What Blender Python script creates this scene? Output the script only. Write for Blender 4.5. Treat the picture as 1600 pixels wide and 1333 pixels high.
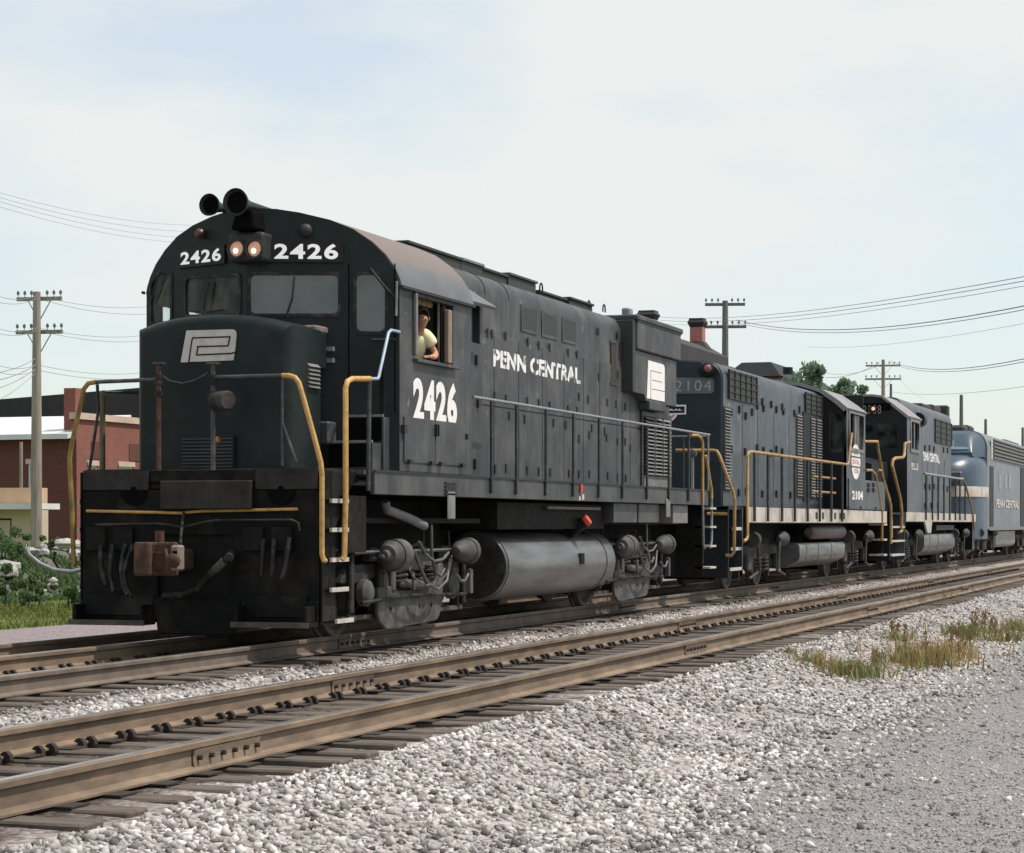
import bpy, bmesh, math, random
import numpy as np
from mathutils import Vector as Vec, Matrix

for o in list(bpy.data.objects): bpy.data.objects.remove(o)
random.seed(7); rng = np.random.default_rng(11)
SC = bpy.context.scene; COL = SC.collection
R = math.radians

# ------------------------------------------------------------------ camera
PSI = R(18.5926); FPX = 3490.9; CAM = (-21.817, -10.912, 1.294); HX, HY = 800.0, 818.44
cd = bpy.data.cameras.new('camera'); cam = bpy.data.objects.new('camera', cd); COL.objects.link(cam)
cam.location = CAM; cam.rotation_euler = (R(90), 0, PSI - R(90))
cd.sensor_width = 36; cd.lens = FPX/1600*36; cd.shift_y = (HY-666.5)/1600; cd.clip_start = .1; cd.clip_end = 3000
SC.camera = cam

# ------------------------------------------------------------------ sky and sun
SUNV = Vec((.22, -.64, 1.22)).normalized()
w = bpy.data.worlds.new('World'); SC.world = w; w.use_nodes = True
nt = w.node_tree; N = nt.nodes; L = nt.links
for n in list(N): N.remove(n)
out = N.new('ShaderNodeOutputWorld'); bg = N.new('ShaderNodeBackground'); bg.inputs[1].default_value = .10
sky = N.new('ShaderNodeTexSky'); sky.sky_type = 'NISHITA'; sky.sun_disc = False
sky.sun_elevation = math.asin(SUNV.z); sky.sun_rotation = math.atan2(SUNV.x, SUNV.y)
sky.air_density = 1.0; sky.dust_density = 1.0; sky.ozone_density = 2.0
tc = N.new('ShaderNodeTexCoord'); mp = N.new('ShaderNodeMapping'); mp.inputs['Scale'].default_value = (1, 1, 2.6)
mp.inputs['Location'].default_value = (2.4, 5.1, .9)
no = N.new('ShaderNodeTexNoise'); no.inputs['Scale'].default_value = 3.4; no.inputs['Detail'].default_value = 6; no.inputs['Roughness'].default_value = .52
cr = N.new('ShaderNodeValToRGB'); cr.color_ramp.elements[0].position = .44; cr.color_ramp.elements[1].position = .58
cr.color_ramp.elements[0].color = (.56, .56, .56, 1); cr.color_ramp.elements[1].color = (.97, .97, .97, 1)
mx = N.new('ShaderNodeMix'); mx.data_type = 'RGBA'; mx.inputs[7].default_value = (8.5, 8.75, 8.6, 1)
L.new(tc.outputs['Generated'], mp.inputs[0]); L.new(mp.outputs[0], no.inputs['Vector']); L.new(no.outputs[0], cr.inputs[0])
L.new(cr.outputs[0], mx.inputs[0]); gn = N.new('ShaderNodeVectorMath'); gn.operation = 'MULTIPLY'; gn.inputs[1].default_value = (1.74, 1.77, 1.68); L.new(sky.outputs[0], gn.inputs[0]); L.new(gn.outputs[0], mx.inputs[6]); L.new(mx.outputs[2], bg.inputs[0]); L.new(bg.outputs[0], out.inputs[0])
sd = bpy.data.lights.new('sun', 'SUN'); sd.energy = 4.3; sd.angle = R(1.2); sd.color = (1, .93, .84)
sun = bpy.data.objects.new('sun', sd); COL.objects.link(sun); sun.rotation_euler = SUNV.to_track_quat('Z', 'Y').to_euler()
sun.location = (0, -20, 40)
SC.view_settings.view_transform = 'Standard'; SC.view_settings.look = 'None'
SC.view_settings.exposure = 0; SC.view_settings.gamma = 1; SC.view_settings.use_curve_mapping = False

# ------------------------------------------------------------------ surveying helpers (a sight line met with a real plane)
cp, sp = math.cos(PSI), math.sin(PSI)
def ray(px, py):
    u = (px-HX)/FPX
    return cp+u*sp, sp-u*cp, (HY-py)/FPX
def S(px, py, Y):                       # point on the vertical plane y = Y
    a, b, c = ray(px, py); t = (Y-CAM[1])/b
    return Vec((CAM[0]+t*a, Y, CAM[2]+t*c))
def F(px, py, X):                       # point on the vertical plane x = X
    a, b, c = ray(px, py); t = (X-CAM[0])/a
    return Vec((X, CAM[1]+t*b, CAM[2]+t*c))
def D(px, py, d):                       # point at distance d
    a, b, c = ray(px, py)
    return Vec((CAM[0]+d*a, CAM[1]+d*b, CAM[2]+d*c))
class Plane:
    def __init__(s, A, B):              # plan points; u runs A->B, normal = u x z
        s.A = Vec((A[0], A[1], 0)); s.u = (Vec((B[0], B[1], 0))-s.A); s.len = s.u.length; s.u.normalize()
        s.n = s.u.cross(Vec((0, 0, 1)))
    def uv(s, px, py):
        a, b, c = ray(px, py); d = Vec((a, b, c)); o = Vec(CAM)
        t = (s.A-o).dot(s.n)/d.dot(s.n); p = o+d*t
        return ((p-s.A).dot(s.u), p.z)
    def pt(s, u, z, off=0.0): return s.A+s.u*u+Vec((0, 0, z))+s.n*off
    def mat(s, off=0.0):
        m = Matrix.Identity(4); v = Vec((0, 0, 1))
        for i in range(3): m[i][0] = s.u[i]; m[i][1] = v[i]; m[i][2] = s.n[i]; m[i][3] = (s.A+s.n*off)[i]
        return m

# ------------------------------------------------------------------ objects
def base(o):
    v = Vec((0, 0, 0))
    while o: v += o.location; o = o.parent
    return v
def thing(name, label, cat, loc=(0, 0, 0), group=None):
    o = bpy.data.objects.new(name, None); COL.objects.link(o); o.location = loc; o.empty_display_size = .3
    return tag(o, label, cat, group)
def tag(o, label=None, cat=None, group=None, kind=None):
    if label: o['label'] = label
    if cat: o['category'] = cat
    if group: o['group'] = group
    if kind: o['kind'] = kind
    return o
def finish(me, name, mat, parent, smooth=None, bevel=0, kind=None, label=None, segs=1):
    if smooth is not None:
        for p in me.polygons: p.use_smooth = True
        me.set_sharp_from_angle(angle=R(smooth))
    if mat and not me.materials: me.materials.append(mat)
    o = bpy.data.objects.new(name, me); COL.objects.link(o)
    if parent: o.parent = parent
    if kind: o['kind'] = kind
    if label: o['label'] = label
    if bevel:
        b = o.modifiers.new('bevel', 'BEVEL'); b.width = bevel; b.segments = segs; b.limit_method = 'ANGLE'; b.angle_limit = R(35)
    return o
class MB:
    def __init__(s): s.v = []; s.f = []
    def add(s, vs, fs):
        k = len(s.v); s.v += [Vec(p) for p in vs]; s.f += [tuple(i+k for i in f) for f in fs]; return s
    def box(s, x0, x1, y0, y1, z0, z1):
        return s.add([(x, y, z) for x in (x0, x1) for y in (y0, y1) for z in (z0, z1)],
                     [(0, 1, 3, 2), (4, 6, 7, 5), (0, 4, 5, 1), (2, 3, 7, 6), (0, 2, 6, 4), (1, 5, 7, 3)])
    def obox(s, p0, p1, w, h, up=(0, 0, 1)):      # bar from p0 to p1, w across, h along up
        p0, p1 = Vec(p0), Vec(p1); d = (p1-p0).normalized(); a = d.cross(Vec(up))
        if a.length < 1e-4: a = d.cross(Vec((1, 0, 0)))
        a.normalize(); b = a.cross(d)
        vs = [p+a*(i*w/2)+b*(j*h/2) for p in (p0, p1) for i in (-1, 1) for j in (-1, 1)]
        return s.add(vs, [(0, 1, 3, 2), (4, 6, 7, 5), (0, 4, 5, 1), (2, 3, 7, 6), (0, 2, 6, 4), (1, 5, 7, 3)])
    def ppoly(s, pl, poly, t0, t1):               # polygon on a plane from normal offset t0 to t1
        n = len(poly); vs = [pl.pt(u, z, t0) for u, z in poly]+[pl.pt(u, z, t1) for u, z in poly]
        return s.add(vs, [tuple(range(n))[::-1], tuple(range(n, 2*n))]+[(i, (i+1) % n, n+(i+1) % n, n+i) for i in range(n)])
    def prism(s, poly, axis, t0, t1):             # 2-D polygon extruded along an axis: x->(y,z) y->(x,z) z->(x,y)
        mk = {'x': lambda a, b, t: (t, a, b), 'y': lambda a, b, t: (a, t, b), 'z': lambda a, b, t: (a, b, t)}[axis]
        n = len(poly); vs = [mk(a, b, t0) for a, b in poly]+[mk(a, b, t1) for a, b in poly]
        return s.add(vs, [tuple(range(n))[::-1], tuple(range(n, 2*n))]+[(i, (i+1) % n, n+(i+1) % n, n+i) for i in range(n)])
    def tube(s, pts, r, n=8, caps=True):
        pts = [Vec(p) for p in pts]; m = len(pts); rs = r if isinstance(r, (list, tuple)) else [r]*m
        k = len(s.v); a = None
        for i, p in enumerate(pts):
            d = (pts[min(i+1, m-1)]-pts[max(i-1, 0)]).normalized()
            if a is None:
                a = d.cross(Vec((0, 0, 1)))
                if a.length < 1e-3: a = d.cross(Vec((1, 0, 0)))
            else: a = a-d*a.dot(d)
            a.normalize(); b = d.cross(a)
            s.v += [p+a*(rs[i]*math.cos(2*math.pi*j/n))+b*(rs[i]*math.sin(2*math.pi*j/n)) for j in range(n)]
        for i in range(m-1):
            for j in range(n): s.f.append((k+i*n+j, k+i*n+(j+1) % n, k+(i+1)*n+(j+1) % n, k+(i+1)*n+j))
        if caps:
            s.f.append(tuple(k+j for j in range(n))[::-1]); s.f.append(tuple(k+(m-1)*n+j for j in range(n)))
        return s
    def cyl(s, p0, p1, r0, r1=None, n=16): return s.tube([p0, p1], [r0, r0 if r1 is None else r1], n)
    def lathe(s, o, ax, prof, n=20, caps=True):              # prof: list of (distance along ax, radius)
        o, ax = Vec(o), Vec(ax).normalized(); a = ax.cross(Vec((0, 0, 1)))
        if a.length < 1e-3: a = ax.cross(Vec((1, 0, 0)))
        a.normalize(); b = ax.cross(a); k = len(s.v)
        for h, r in prof: s.v += [o+ax*h+a*(r*math.cos(2*math.pi*j/n))+b*(r*math.sin(2*math.pi*j/n)) for j in range(n)]
        for i in range(len(prof)-1):
            for j in range(n): s.f.append((k+i*n+j, k+i*n+(j+1) % n, k+(i+1)*n+(j+1) % n, k+(i+1)*n+j))
        if caps and prof[0][1] > 1e-4: s.f.append(tuple(k+j for j in range(n))[::-1])
        if caps and prof[-1][1] > 1e-4: s.f.append(tuple(k+(len(prof)-1)*n+j for j in range(n)))
        return s
    def loft(s, rings, closed=True, caps=True):
        k = len(s.v); n = len(rings[0])
        for r_ in rings: s.v += [Vec(p) for p in r_]
        for i in range(len(rings)-1):
            for j in range(n if closed else n-1): s.f.append((k+i*n+j, k+i*n+(j+1) % n, k+(i+1)*n+(j+1) % n, k+(i+1)*n+j))
        if caps: s.f.append(tuple(k+j for j in range(n))[::-1]); s.f.append(tuple(k+(len(rings)-1)*n+j for j in range(n)))
        return s
    def mesh(s, name, off=None):
        me = bpy.data.meshes.new(name); off = off or Vec((0, 0, 0))
        me.from_pydata([tuple(p-off) for p in s.v], [], s.f); me.update()
        bm = bmesh.new(); bm.from_mesh(me); bmesh.ops.remove_doubles(bm, verts=bm.verts, dist=1e-5)
        bmesh.ops.recalc_face_normals(bm, faces=bm.faces); bm.to_mesh(me); bm.free()
        return me
    def build(s, name, mat, parent=None, smooth=None, bevel=0, kind=None, label=None, segs=1):
        return finish(s.mesh(name, base(parent) if parent else None), name, mat, parent, smooth, bevel, kind, label, segs)
def clone(o, parent, locs):                       # repeats share mesh data
    r = []
    for l in locs:
        c = o.copy(); COL.objects.link(c); c.parent = parent; c.location = Vec(l); r.append(c)
    return r
def rpoly(pts, r, n=4):                           # round the corners of a polygon
    out = []; m = len(pts); rr = r if isinstance(r, (list, tuple)) else [r]*m
    for i in range(m):
        p = Vec((*pts[i], 0)); a = Vec((*pts[i-1], 0))-p; b = Vec((*pts[(i+1) % m], 0))-p; q = rr[i]
        if q < 1e-4: out.append((p.x, p.y)); continue
        q = min(q, a.length*.48, b.length*.48); p0 = p+a.normalized()*q; p1 = p+b.normalized()*q
        for j in range(n+1):
            t = j/n; c = p0*((1-t)**2)+p*(2*t*(1-t))+p1*(t*t); out.append((c.x, c.y))
    return out
def curve2d(outer, holes, thick):
    cu = bpy.data.curves.new('c', 'CURVE'); cu.dimensions = '2D'; cu.fill_mode = 'BOTH'; cu.extrude = thick/2
    for poly in [outer]+list(holes):
        sp_ = cu.splines.new('POLY'); sp_.points.add(len(poly)-1); sp_.use_cyclic_u = True
        for i, (a, b) in enumerate(poly): sp_.points[i].co = (a, b, 0, 1)
    o = bpy.data.objects.new('c', cu); me = bpy.data.meshes.new_from_object(o)
    bpy.data.objects.remove(o); bpy.data.curves.remove(cu); return me
def plate(name, pl, outer, holes, thick, mat, parent, off=0.0, bevel=0, label=None):   # panel with openings; its outer face at normal offset off
    me = curve2d(outer, holes, thick); me.transform(Matrix.Translation(-base(parent)) @ pl.mat(off-thick/2)); me.name = name
    return finish(me, name, mat, parent, None, bevel, None, label)
def text(name, body, pl, u0, z0, wd, ht, mat, parent, bold=.02, off=.004, shear=0, space=1.0, label=None):
    cu = bpy.data.curves.new('t', 'FONT'); cu.body = body; cu.size = 1; cu.offset = bold; cu.extrude = .001; cu.shear = shear; cu.space_character = space
    cu.resolution_u = 4
    o = bpy.data.objects.new('t', cu); me = bpy.data.meshes.new_from_object(o); bpy.data.objects.remove(o); bpy.data.curves.remove(cu)
    xs = [v.co.x for v in me.vertices]; ys = [v.co.y for v in me.vertices]; x0, x1, y0, y1 = min(xs), max(xs), min(ys), max(ys)
    me.transform(Matrix.Diagonal((wd/(x1-x0), ht/(y1-y0), 1, 1)) @ Matrix.Translation((-x0, -y0, 0)))
    me.transform(Matrix.Translation(-base(parent)) @ pl.mat(off) @ Matrix.Translation((u0, z0, 0)))
    me.name = name; return finish(me, name, mat, parent, None, 0, None, label)

# ------------------------------------------------------------------ materials
def mat(name, col, rough=.6, metal=0, var=.25, scale=3.0, col2=None, dirt=None, dirt_amt=.5, dirt_scale=1.2, bump=0, bump_scale=40, spec=.5, stretch=(1, 1, 1), streak=None, scuff=None, hard=False):
    m = bpy.data.materials.new(name); m.use_nodes = True; t = m.node_tree; n, l = t.nodes, t.links; b = n['Principled BSDF']
    b.inputs['Roughness'].default_value = rough; b.inputs['Metallic'].default_value = metal; b.inputs['Specular IOR Level'].default_value = spec
    g = n.new('ShaderNodeNewGeometry'); mpn = n.new('ShaderNodeMapping'); mpn.inputs['Scale'].default_value = stretch; l.new(g.outputs['Position'], mpn.inputs[0])
    def noise(sc, det=5, src=mpn):
        q = n.new('ShaderNodeTexNoise'); q.inputs['Scale'].default_value = sc; q.inputs['Detail'].default_value = det; q.inputs['Roughness'].default_value = .6
        l.new(src.outputs[0], q.inputs['Vector']); return q
    def mixc(f, a, c2, fac_src=None):
        q = n.new('ShaderNodeMix'); q.data_type = 'RGBA'
        l.new(f, q.inputs[0])
        for s_, v in ((6, a), (7, c2)):
            if isinstance(v, tuple): q.inputs[s_].default_value = (*v, 1)
            else: l.new(v, q.inputs[s_])
        return q.outputs[2]
    def ramp(src, a, b_):
        q = n.new('ShaderNodeMapRange'); q.inputs[1].default_value = a; q.inputs[2].default_value = b_; l.new(src, q.inputs[0]); return q.outputs[0]
    c1 = tuple(c*(1-var) for c in col); c2 = col2 or tuple(min(1, c*(1+var)) for c in col)
    cc = mixc(ramp(noise(scale).outputs[0], .3, .7), c1, c2)
    if dirt:
        f = ramp(noise(dirt_scale, 7).outputs[0], *((.60-.2*dirt_amt, .66-.2*dirt_amt) if hard else (.62-.35*dirt_amt, .95-.3*dirt_amt))); cc = mixc(f, cc, dirt)
    if streak:                                   # vertical run-off streaks of grime
        ms = n.new('ShaderNodeMapping'); ms.inputs['Scale'].default_value = (7, 7, .45); l.new(g.outputs['Position'], ms.inputs[0])
        f = ramp(noise(1.6, 5, ms).outputs[0], .5, .85); q = n.new('ShaderNodeMath'); q.operation = 'MULTIPLY'; q.inputs[1].default_value = .6; l.new(f, q.inputs[0])
        cc = mixc(q.outputs[0], cc, streak)
    if scuff:                                    # chips and scrapes down to primer
        f = ramp(noise(3.1, 8).outputs[0], .64, .70); cc = mixc(f, cc, scuff)
    l.new(cc, b.inputs['Base Color'])
    rr = n.new('ShaderNodeMapRange'); rr.inputs[3].default_value = max(.02, rough-.12); rr.inputs[4].default_value = min(1, rough+.15); l.new(noise(scale*2.3).outputs[0], rr.inputs[0]); l.new(rr.outputs[0], b.inputs['Roughness'])
    if bump:
        bn = n.new('ShaderNodeBump'); bn.inputs['Strength'].default_value = bump; bn.inputs['Distance'].default_value = .01; l.new(noise(bump_scale, 4).outputs[0], bn.inputs['Height']); l.new(bn.outputs[0], b.inputs['Normal'])
    return m
M = {}
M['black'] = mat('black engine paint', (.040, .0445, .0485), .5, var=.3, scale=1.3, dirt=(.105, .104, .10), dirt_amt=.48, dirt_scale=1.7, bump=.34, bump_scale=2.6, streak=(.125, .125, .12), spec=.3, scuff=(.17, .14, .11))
M['nose'] = mat('shaded green black front paint', (.013, .019, .0185), .42, var=.25, scale=1.5, dirt=(.035, .036, .034), dirt_amt=.2, dirt_scale=2.2, bump=.1, bump_scale=6, spec=.16)  # engine black made darker, so the shade of the front is painted in
M['roofdust'] = mat('dusty roof paint', (.15, .125, .112), .8, var=.25, scale=2.2, dirt=(.10, .095, .095), dirt_amt=.35, dirt_scale=1.1, spec=.2)
M['under'] = mat('oily underframe grime', (.012, .0115, .011), .7, var=.35, scale=5, dirt=(.04, .035, .03), dirt_amt=.25, dirt_scale=3, bump=.3, bump_scale=30, spec=.12)
M['pilot'] = mat('grimy shaded pilot plate', (.0075, .0078, .0075), .6, var=.3, scale=2.5, spec=.09, dirt=(.055, .043, .033), dirt_amt=.36, dirt_scale=2.0, bump=.15, bump_scale=12)  # grime colours, plus a base darkened to paint in the front's shade
M['truck'] = mat('dusty cast truck', (.052, .050, .048), .7, var=.5, scale=5, dirt=(.15, .142, .132), dirt_amt=.42, dirt_scale=4, bump=.4, bump_scale=35)
M['truckdark'] = mat('dark cast truck', (.026, .0245, .023), .7, spec=.2, var=.4, scale=6, dirt=(.1, .09, .08), dirt_amt=.35, dirt_scale=4, bump=.4, bump_scale=35)
M['trucklight'] = mat('sooty cast truck', (.038, .037, .036), .7, var=.5, scale=5, dirt=(.11, .105, .10), dirt_amt=.35, dirt_scale=4, bump=.4, bump_scale=35)
M['tank'] = mat('oily grey fuel tank', (.17, .172, .174), .36, .55, var=.35, scale=2.0, dirt=(.06, .057, .055), dirt_amt=.45, dirt_scale=1.6, stretch=(.35, 1, 2.2), bump=.08, bump_scale=20)
M['yellow'] = mat('worn yellow rail paint', (.50, .29, .085), .5, var=.22, scale=9, dirt=(.2, .11, .05), dirt_amt=.4, dirt_scale=14)
M['yellow2'] = mat('faded ochre rail paint', (.36, .22, .08), .6, var=.3, scale=6, dirt=(.14, .09, .05), dirt_amt=.45, dirt_scale=8)
M['railblack'] = mat('handrail black', (.03, .034, .04), .5, var=.3, scale=8, dirt=(.12, .11, .1), dirt_amt=.4, dirt_scale=10)
M['railgrey'] = mat('handrail worn grey', (.2, .21, .225), .45, var=.3, scale=8)
M['bluegrip'] = mat('blue grey grab pole', (.30, .37, .47), .4, var=.2, scale=9)
M['white'] = mat('white lettering', (.80, .77, .76), .6, var=.06, scale=9)
M['dull'] = mat('dulled white emblem', (.52, .48, .45), .6, var=.1, scale=6, dirt=(.3, .26, .23), dirt_amt=.3, dirt_scale=8)
M['flaky'] = mat('flaking white lettering', (.78, .77, .77), .6, var=.06, scale=9, dirt=(.06, .065, .07), dirt_amt=.36, dirt_scale=4.2, stretch=(1.5, 1, .8), hard=True)
M['step'] = mat('worn step edge', (.46, .42, .38), .7, var=.3, scale=10)
M['rust'] = mat('rusty coupler', (.085, .048, .034), .85, var=.45, scale=9, spec=.2, dirt=(.04, .028, .022), dirt_amt=.4, dirt_scale=7, bump=.4, bump_scale=40)
M['steel'] = mat('grey hose steel', (.11, .11, .11), .5, .3, var=.35, scale=14)
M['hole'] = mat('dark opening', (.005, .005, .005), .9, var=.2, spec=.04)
M['deckface'] = mat('scuffed deck edge', (.026, .024, .022), .6, var=.4, scale=4, spec=.2, dirt=(.06, .05, .04), dirt_amt=.3, dirt_scale=3)
M['screen'] = mat('intake screen mesh', (.032, .036, .032), .7, var=.4, scale=60)
M['latch'] = mat('latch black', (.014, .015, .016), .6, var=.3)
M['louver'] = mat('louvre grey', (.17, .17, .165), .6, var=.25, scale=6, dirt=(.09, .085, .08), dirt_amt=.3)
M['red'] = mat('red cap', (.55, .05, .035), .5, var=.2, scale=10)
M['amber'] = mat('amber lens', (.5, .13, .03), .3, var=.15)
M['wood'] = mat('brown cab lining', (.26, .165, .075), .7, var=.35, scale=4)
M['rail'] = mat('weathered rail side', (.205, .148, .102), .8, var=.3, scale=5, dirt=(.085, .06, .045), dirt_amt=.55, dirt_scale=2.4, stretch=(.6, 1, 2.5), scuff=(.26, .15, .09), bump=.2, bump_scale=60)
M['raildark'] = mat('oily rail side', (.15, .115, .09), .8, var=.3, scale=3, dirt=(.07, .06, .05), dirt_amt=.4, dirt_scale=1.4)
M['railtop'] = mat('polished rail head', (.42, .40, .38), .32, .9, var=.15, scale=5)
M['tie'] = mat('weathered timber tie', (.10, .08, .065), .9, var=.45, scale=5, stretch=(4, .6, 4), dirt=(.05, .04, .035), dirt_amt=.4, bump=.6, bump_scale=25)
M['anchor'] = mat('rusty black anchor', (.025, .018, .014), .85, var=.4, scale=12)
M['unit2'] = mat('faded blue black paint', (.024, .036, .049), .42, var=.25, scale=1.0, dirt=(.075, .08, .088), dirt_amt=.4, dirt_scale=1.2, streak=(.13, .14, .145), scuff=(.15, .14, .13))
M['unit3'] = mat('faded grey black paint', (.082, .093, .108), .5, var=.2, scale=1.0, dirt=(.13, .13, .13), dirt_amt=.3, dirt_scale=1.0)
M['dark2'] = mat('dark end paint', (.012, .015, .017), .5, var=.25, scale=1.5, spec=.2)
M['end2'] = mat('blue black hood end', (.021, .030, .036), .5, var=.2, scale=1.5, spec=.25)
M['enose'] = mat('glossy blue grey nose', (.046, .074, .107), .34, var=.12, scale=1.0, dirt=(.09, .115, .145), dirt_amt=.2)
M['eside'] = mat('dusty grey passenger unit', (.15, .165, .18), .5, var=.18, scale=.8, dirt=(.2, .2, .2), dirt_amt=.3, streak=(.22, .22, .22))
M['stripe'] = mat('dirty cream stripe', (.52, .47, .41), .7, var=.15, scale=3, dirt=(.22, .19, .16), dirt_amt=.5, dirt_scale=2.2)
M['strdark'] = mat('air tank brown', (.13, .10, .095), .6, var=.3, scale=4)
M['pole'] = mat('weathered pole timber', (.27, .235, .20), .9, var=.3, scale=2, stretch=(6, 6, .5), bump=.4, bump_scale=18)
M['polefar'] = mat('far pole timber', (.13, .13, .125), .9, var=.25, scale=2, stretch=(6, 6, .5))
M['wire'] = mat('overhead wire', (.20, .23, .24), .6, var=.1)
M['insul'] = mat('insulator glass', (.10, .12, .11), .3, var=.2)
M['concrete'] = mat('pale concrete', (.62, .62, .62), .8, var=.1, scale=1.5)
M['metalroof'] = mat('white metal roof', (.60, .62, .64), .5, var=.08, scale=1)
M['coping'] = mat('pink stone coping', (.52, .40, .33), .85, var=.15, scale=1)
M['slate'] = mat('dark brown roof', (.034, .031, .033), .8, var=.2, scale=.6)
M['tan'] = mat('tan brick', (.52, .36, .22), .85, var=.12, scale=1)
M['beige'] = mat('beige block wall', (.52, .44, .34), .85, var=.1, scale=1)
M['skin'] = mat('skin', (.50, .25, .17), .55, var=.1, scale=12)
M['shirt'] = mat('pale yellow cotton', (.80, .74, .47), .9, var=.06, scale=14, bump=.3, bump_scale=30)
M['hair'] = mat('dark brown hair', (.05, .028, .018), .7, var=.3, scale=40)
M['trouser'] = mat('dark trousers', (.03, .035, .05), .9)
M['rubber'] = mat('black hose rubber', (.010, .010, .010), .5, spec=.25, var=.3, scale=9, dirt=(.08, .075, .07), dirt_amt=.4, dirt_scale=9)
def brickmat(name, c1, c2, mortar, sc=1.0):
    m = bpy.data.materials.new(name); m.use_nodes = True; t = m.node_tree; n, l = t.nodes, t.links; b = n['Principled BSDF']; b.inputs['Roughness'].default_value = .9
    g = n.new('ShaderNodeNewGeometry'); sx = n.new('ShaderNodeSeparateXYZ'); l.new(g.outputs['Position'], sx.inputs[0])
    ad = n.new('ShaderNodeMath'); ad.operation = 'ADD'; l.new(sx.outputs[0], ad.inputs[0]); l.new(sx.outputs[1], ad.inputs[1])
    cx = n.new('ShaderNodeCombineXYZ'); l.new(ad.outputs[0], cx.inputs[0]); l.new(sx.outputs[2], cx.inputs[1])
    br = n.new('ShaderNodeTexBrick'); br.inputs['Scale'].default_value = sc; br.inputs['Color1'].default_value = (*c1, 1); br.inputs['Color2'].default_value = (*c2, 1); br.inputs['Mortar'].default_value = (*mortar, 1)
    br.inputs['Brick Width'].default_value = .24; br.inputs['Row Height'].default_value = .08; br.inputs['Mortar Size'].default_value = .008; l.new(cx.outputs[0], br.inputs['Vector'])
    ns = n.new('ShaderNodeTexNoise'); ns.inputs['Scale'].default_value = .7; ns.inputs['Detail'].default_value = 6; l.new(g.outputs['Position'], ns.inputs['Vector'])
    mx_ = n.new('ShaderNodeMix'); mx_.data_type = 'RGBA'; mx_.blend_type = 'MULTIPLY'; mx_.inputs[0].default_value = .6; l.new(br.outputs[0], mx_.inputs[6])
    rr = n.new('ShaderNodeMapRange'); rr.inputs[3].default_value = .6; rr.inputs[4].default_value = 1.3; l.new(ns.outputs[0], rr.inputs[0]); l.new(rr.outputs[0], mx_.inputs[7]); l.new(mx_.outputs[2], b.inputs['Base Color'])
    return m
M['brick'] = brickmat('red brick', (.25, .075, .058), (.20, .066, .052), (.25, .14, .115))
M['brickdark_shade'] = brickmat('dark and shaded red brick', (.13, .04, .032), (.10, .034, .028), (.13, .065, .055))  # darker red brick; on the end wall the shade is put into its colour
M['chimney'] = brickmat('chimney brick', (.40, .13, .11), (.34, .11, .1), (.4, .25, .22))
def glassmat(name, tint, refl=1.0, rough=.03):
    m = bpy.data.materials.new(name); m.use_nodes = True; t = m.node_tree; n, l = t.nodes, t.links; n.remove(n['Principled BSDF'])
    tr = n.new('ShaderNodeBsdfTransparent'); tr.inputs[0].default_value = (*tint, 1); gl = n.new('ShaderNodeBsdfGlossy'); gl.inputs['Roughness'].default_value = rough
    fr = n.new('ShaderNodeFresnel'); fr.inputs[0].default_value = 1.5; mu = n.new('ShaderNodeMath'); mu.operation = 'MULTIPLY'; mu.inputs[1].default_value = refl; mu.use_clamp = True
    mx_ = n.new('ShaderNodeMixShader'); gb = n.new('ShaderNodeNewGeometry'); iv = n.new('ShaderNodeMath'); iv.operation = 'SUBTRACT'; iv.inputs[0].default_value = 1; l.new(gb.outputs['Backfacing'], iv.inputs[1]); m2 = n.new('ShaderNodeMath'); m2.operation = 'MULTIPLY'; l.new(fr.outputs[0], m2.inputs[0]); l.new(iv.outputs[0], m2.inputs[1]); l.new(m2.outputs[0], mu.inputs[0]); l.new(mu.outputs[0], mx_.inputs[0]); l.new(tr.outputs[0], mx_.inputs[1]); l.new(gl.outputs[0], mx_.inputs[2]); df = n.new('ShaderNodeBsdfDiffuse'); df.inputs[0].default_value = (.42, .42, .39, 1); ns = n.new('ShaderNodeTexNoise'); ns.inputs['Scale'].default_value = 2.6; ns.inputs['Detail'].default_value = 8; l.new(gb.outputs['Position'], ns.inputs['Vector'])   # film of dust on the glass
    rr = n.new('ShaderNodeMapRange'); rr.inputs[1].default_value = .42; rr.inputs[2].default_value = .75; rr.inputs[3].default_value = .015; rr.inputs[4].default_value = .16; l.new(ns.outputs[0], rr.inputs[0])
    ms = n.new('ShaderNodeMixShader'); l.new(rr.outputs[0], ms.inputs[0]); l.new(mx_.outputs[0], ms.inputs[1]); l.new(df.outputs[0], ms.inputs[2]); l.new(ms.outputs[0], n['Material Output'].inputs[0])
    return m
M['glass'] = glassmat('cab window glass', (.85, .9, .86), .45)
M['glassdark'] = glassmat('green windscreen glass', (.28, .42, .42), 3.0)
def emit(name, col, st):
    m = bpy.data.materials.new(name); m.use_nodes = True; b = m.node_tree.nodes['Principled BSDF']; b.inputs['Base Color'].default_value = (*col, 1); b.inputs['Emission Color'].default_value = (*col, 1); b.inputs['Emission Strength'].default_value = st; b.inputs['Roughness'].default_value = .15
    return m
M['lamp'] = emit('lit headlamp bulb', (1, .88, .74), 1.0); M['lens'] = emit('glowing lamp reflector', (.62, .33, .21), .30)
M['reflector'] = mat('warm lamp reflector', (.75, .42, .28), .25, .9, var=.15)
M['numlit'] = emit('lit number board digits', (.85, .83, .82), .35)

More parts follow.
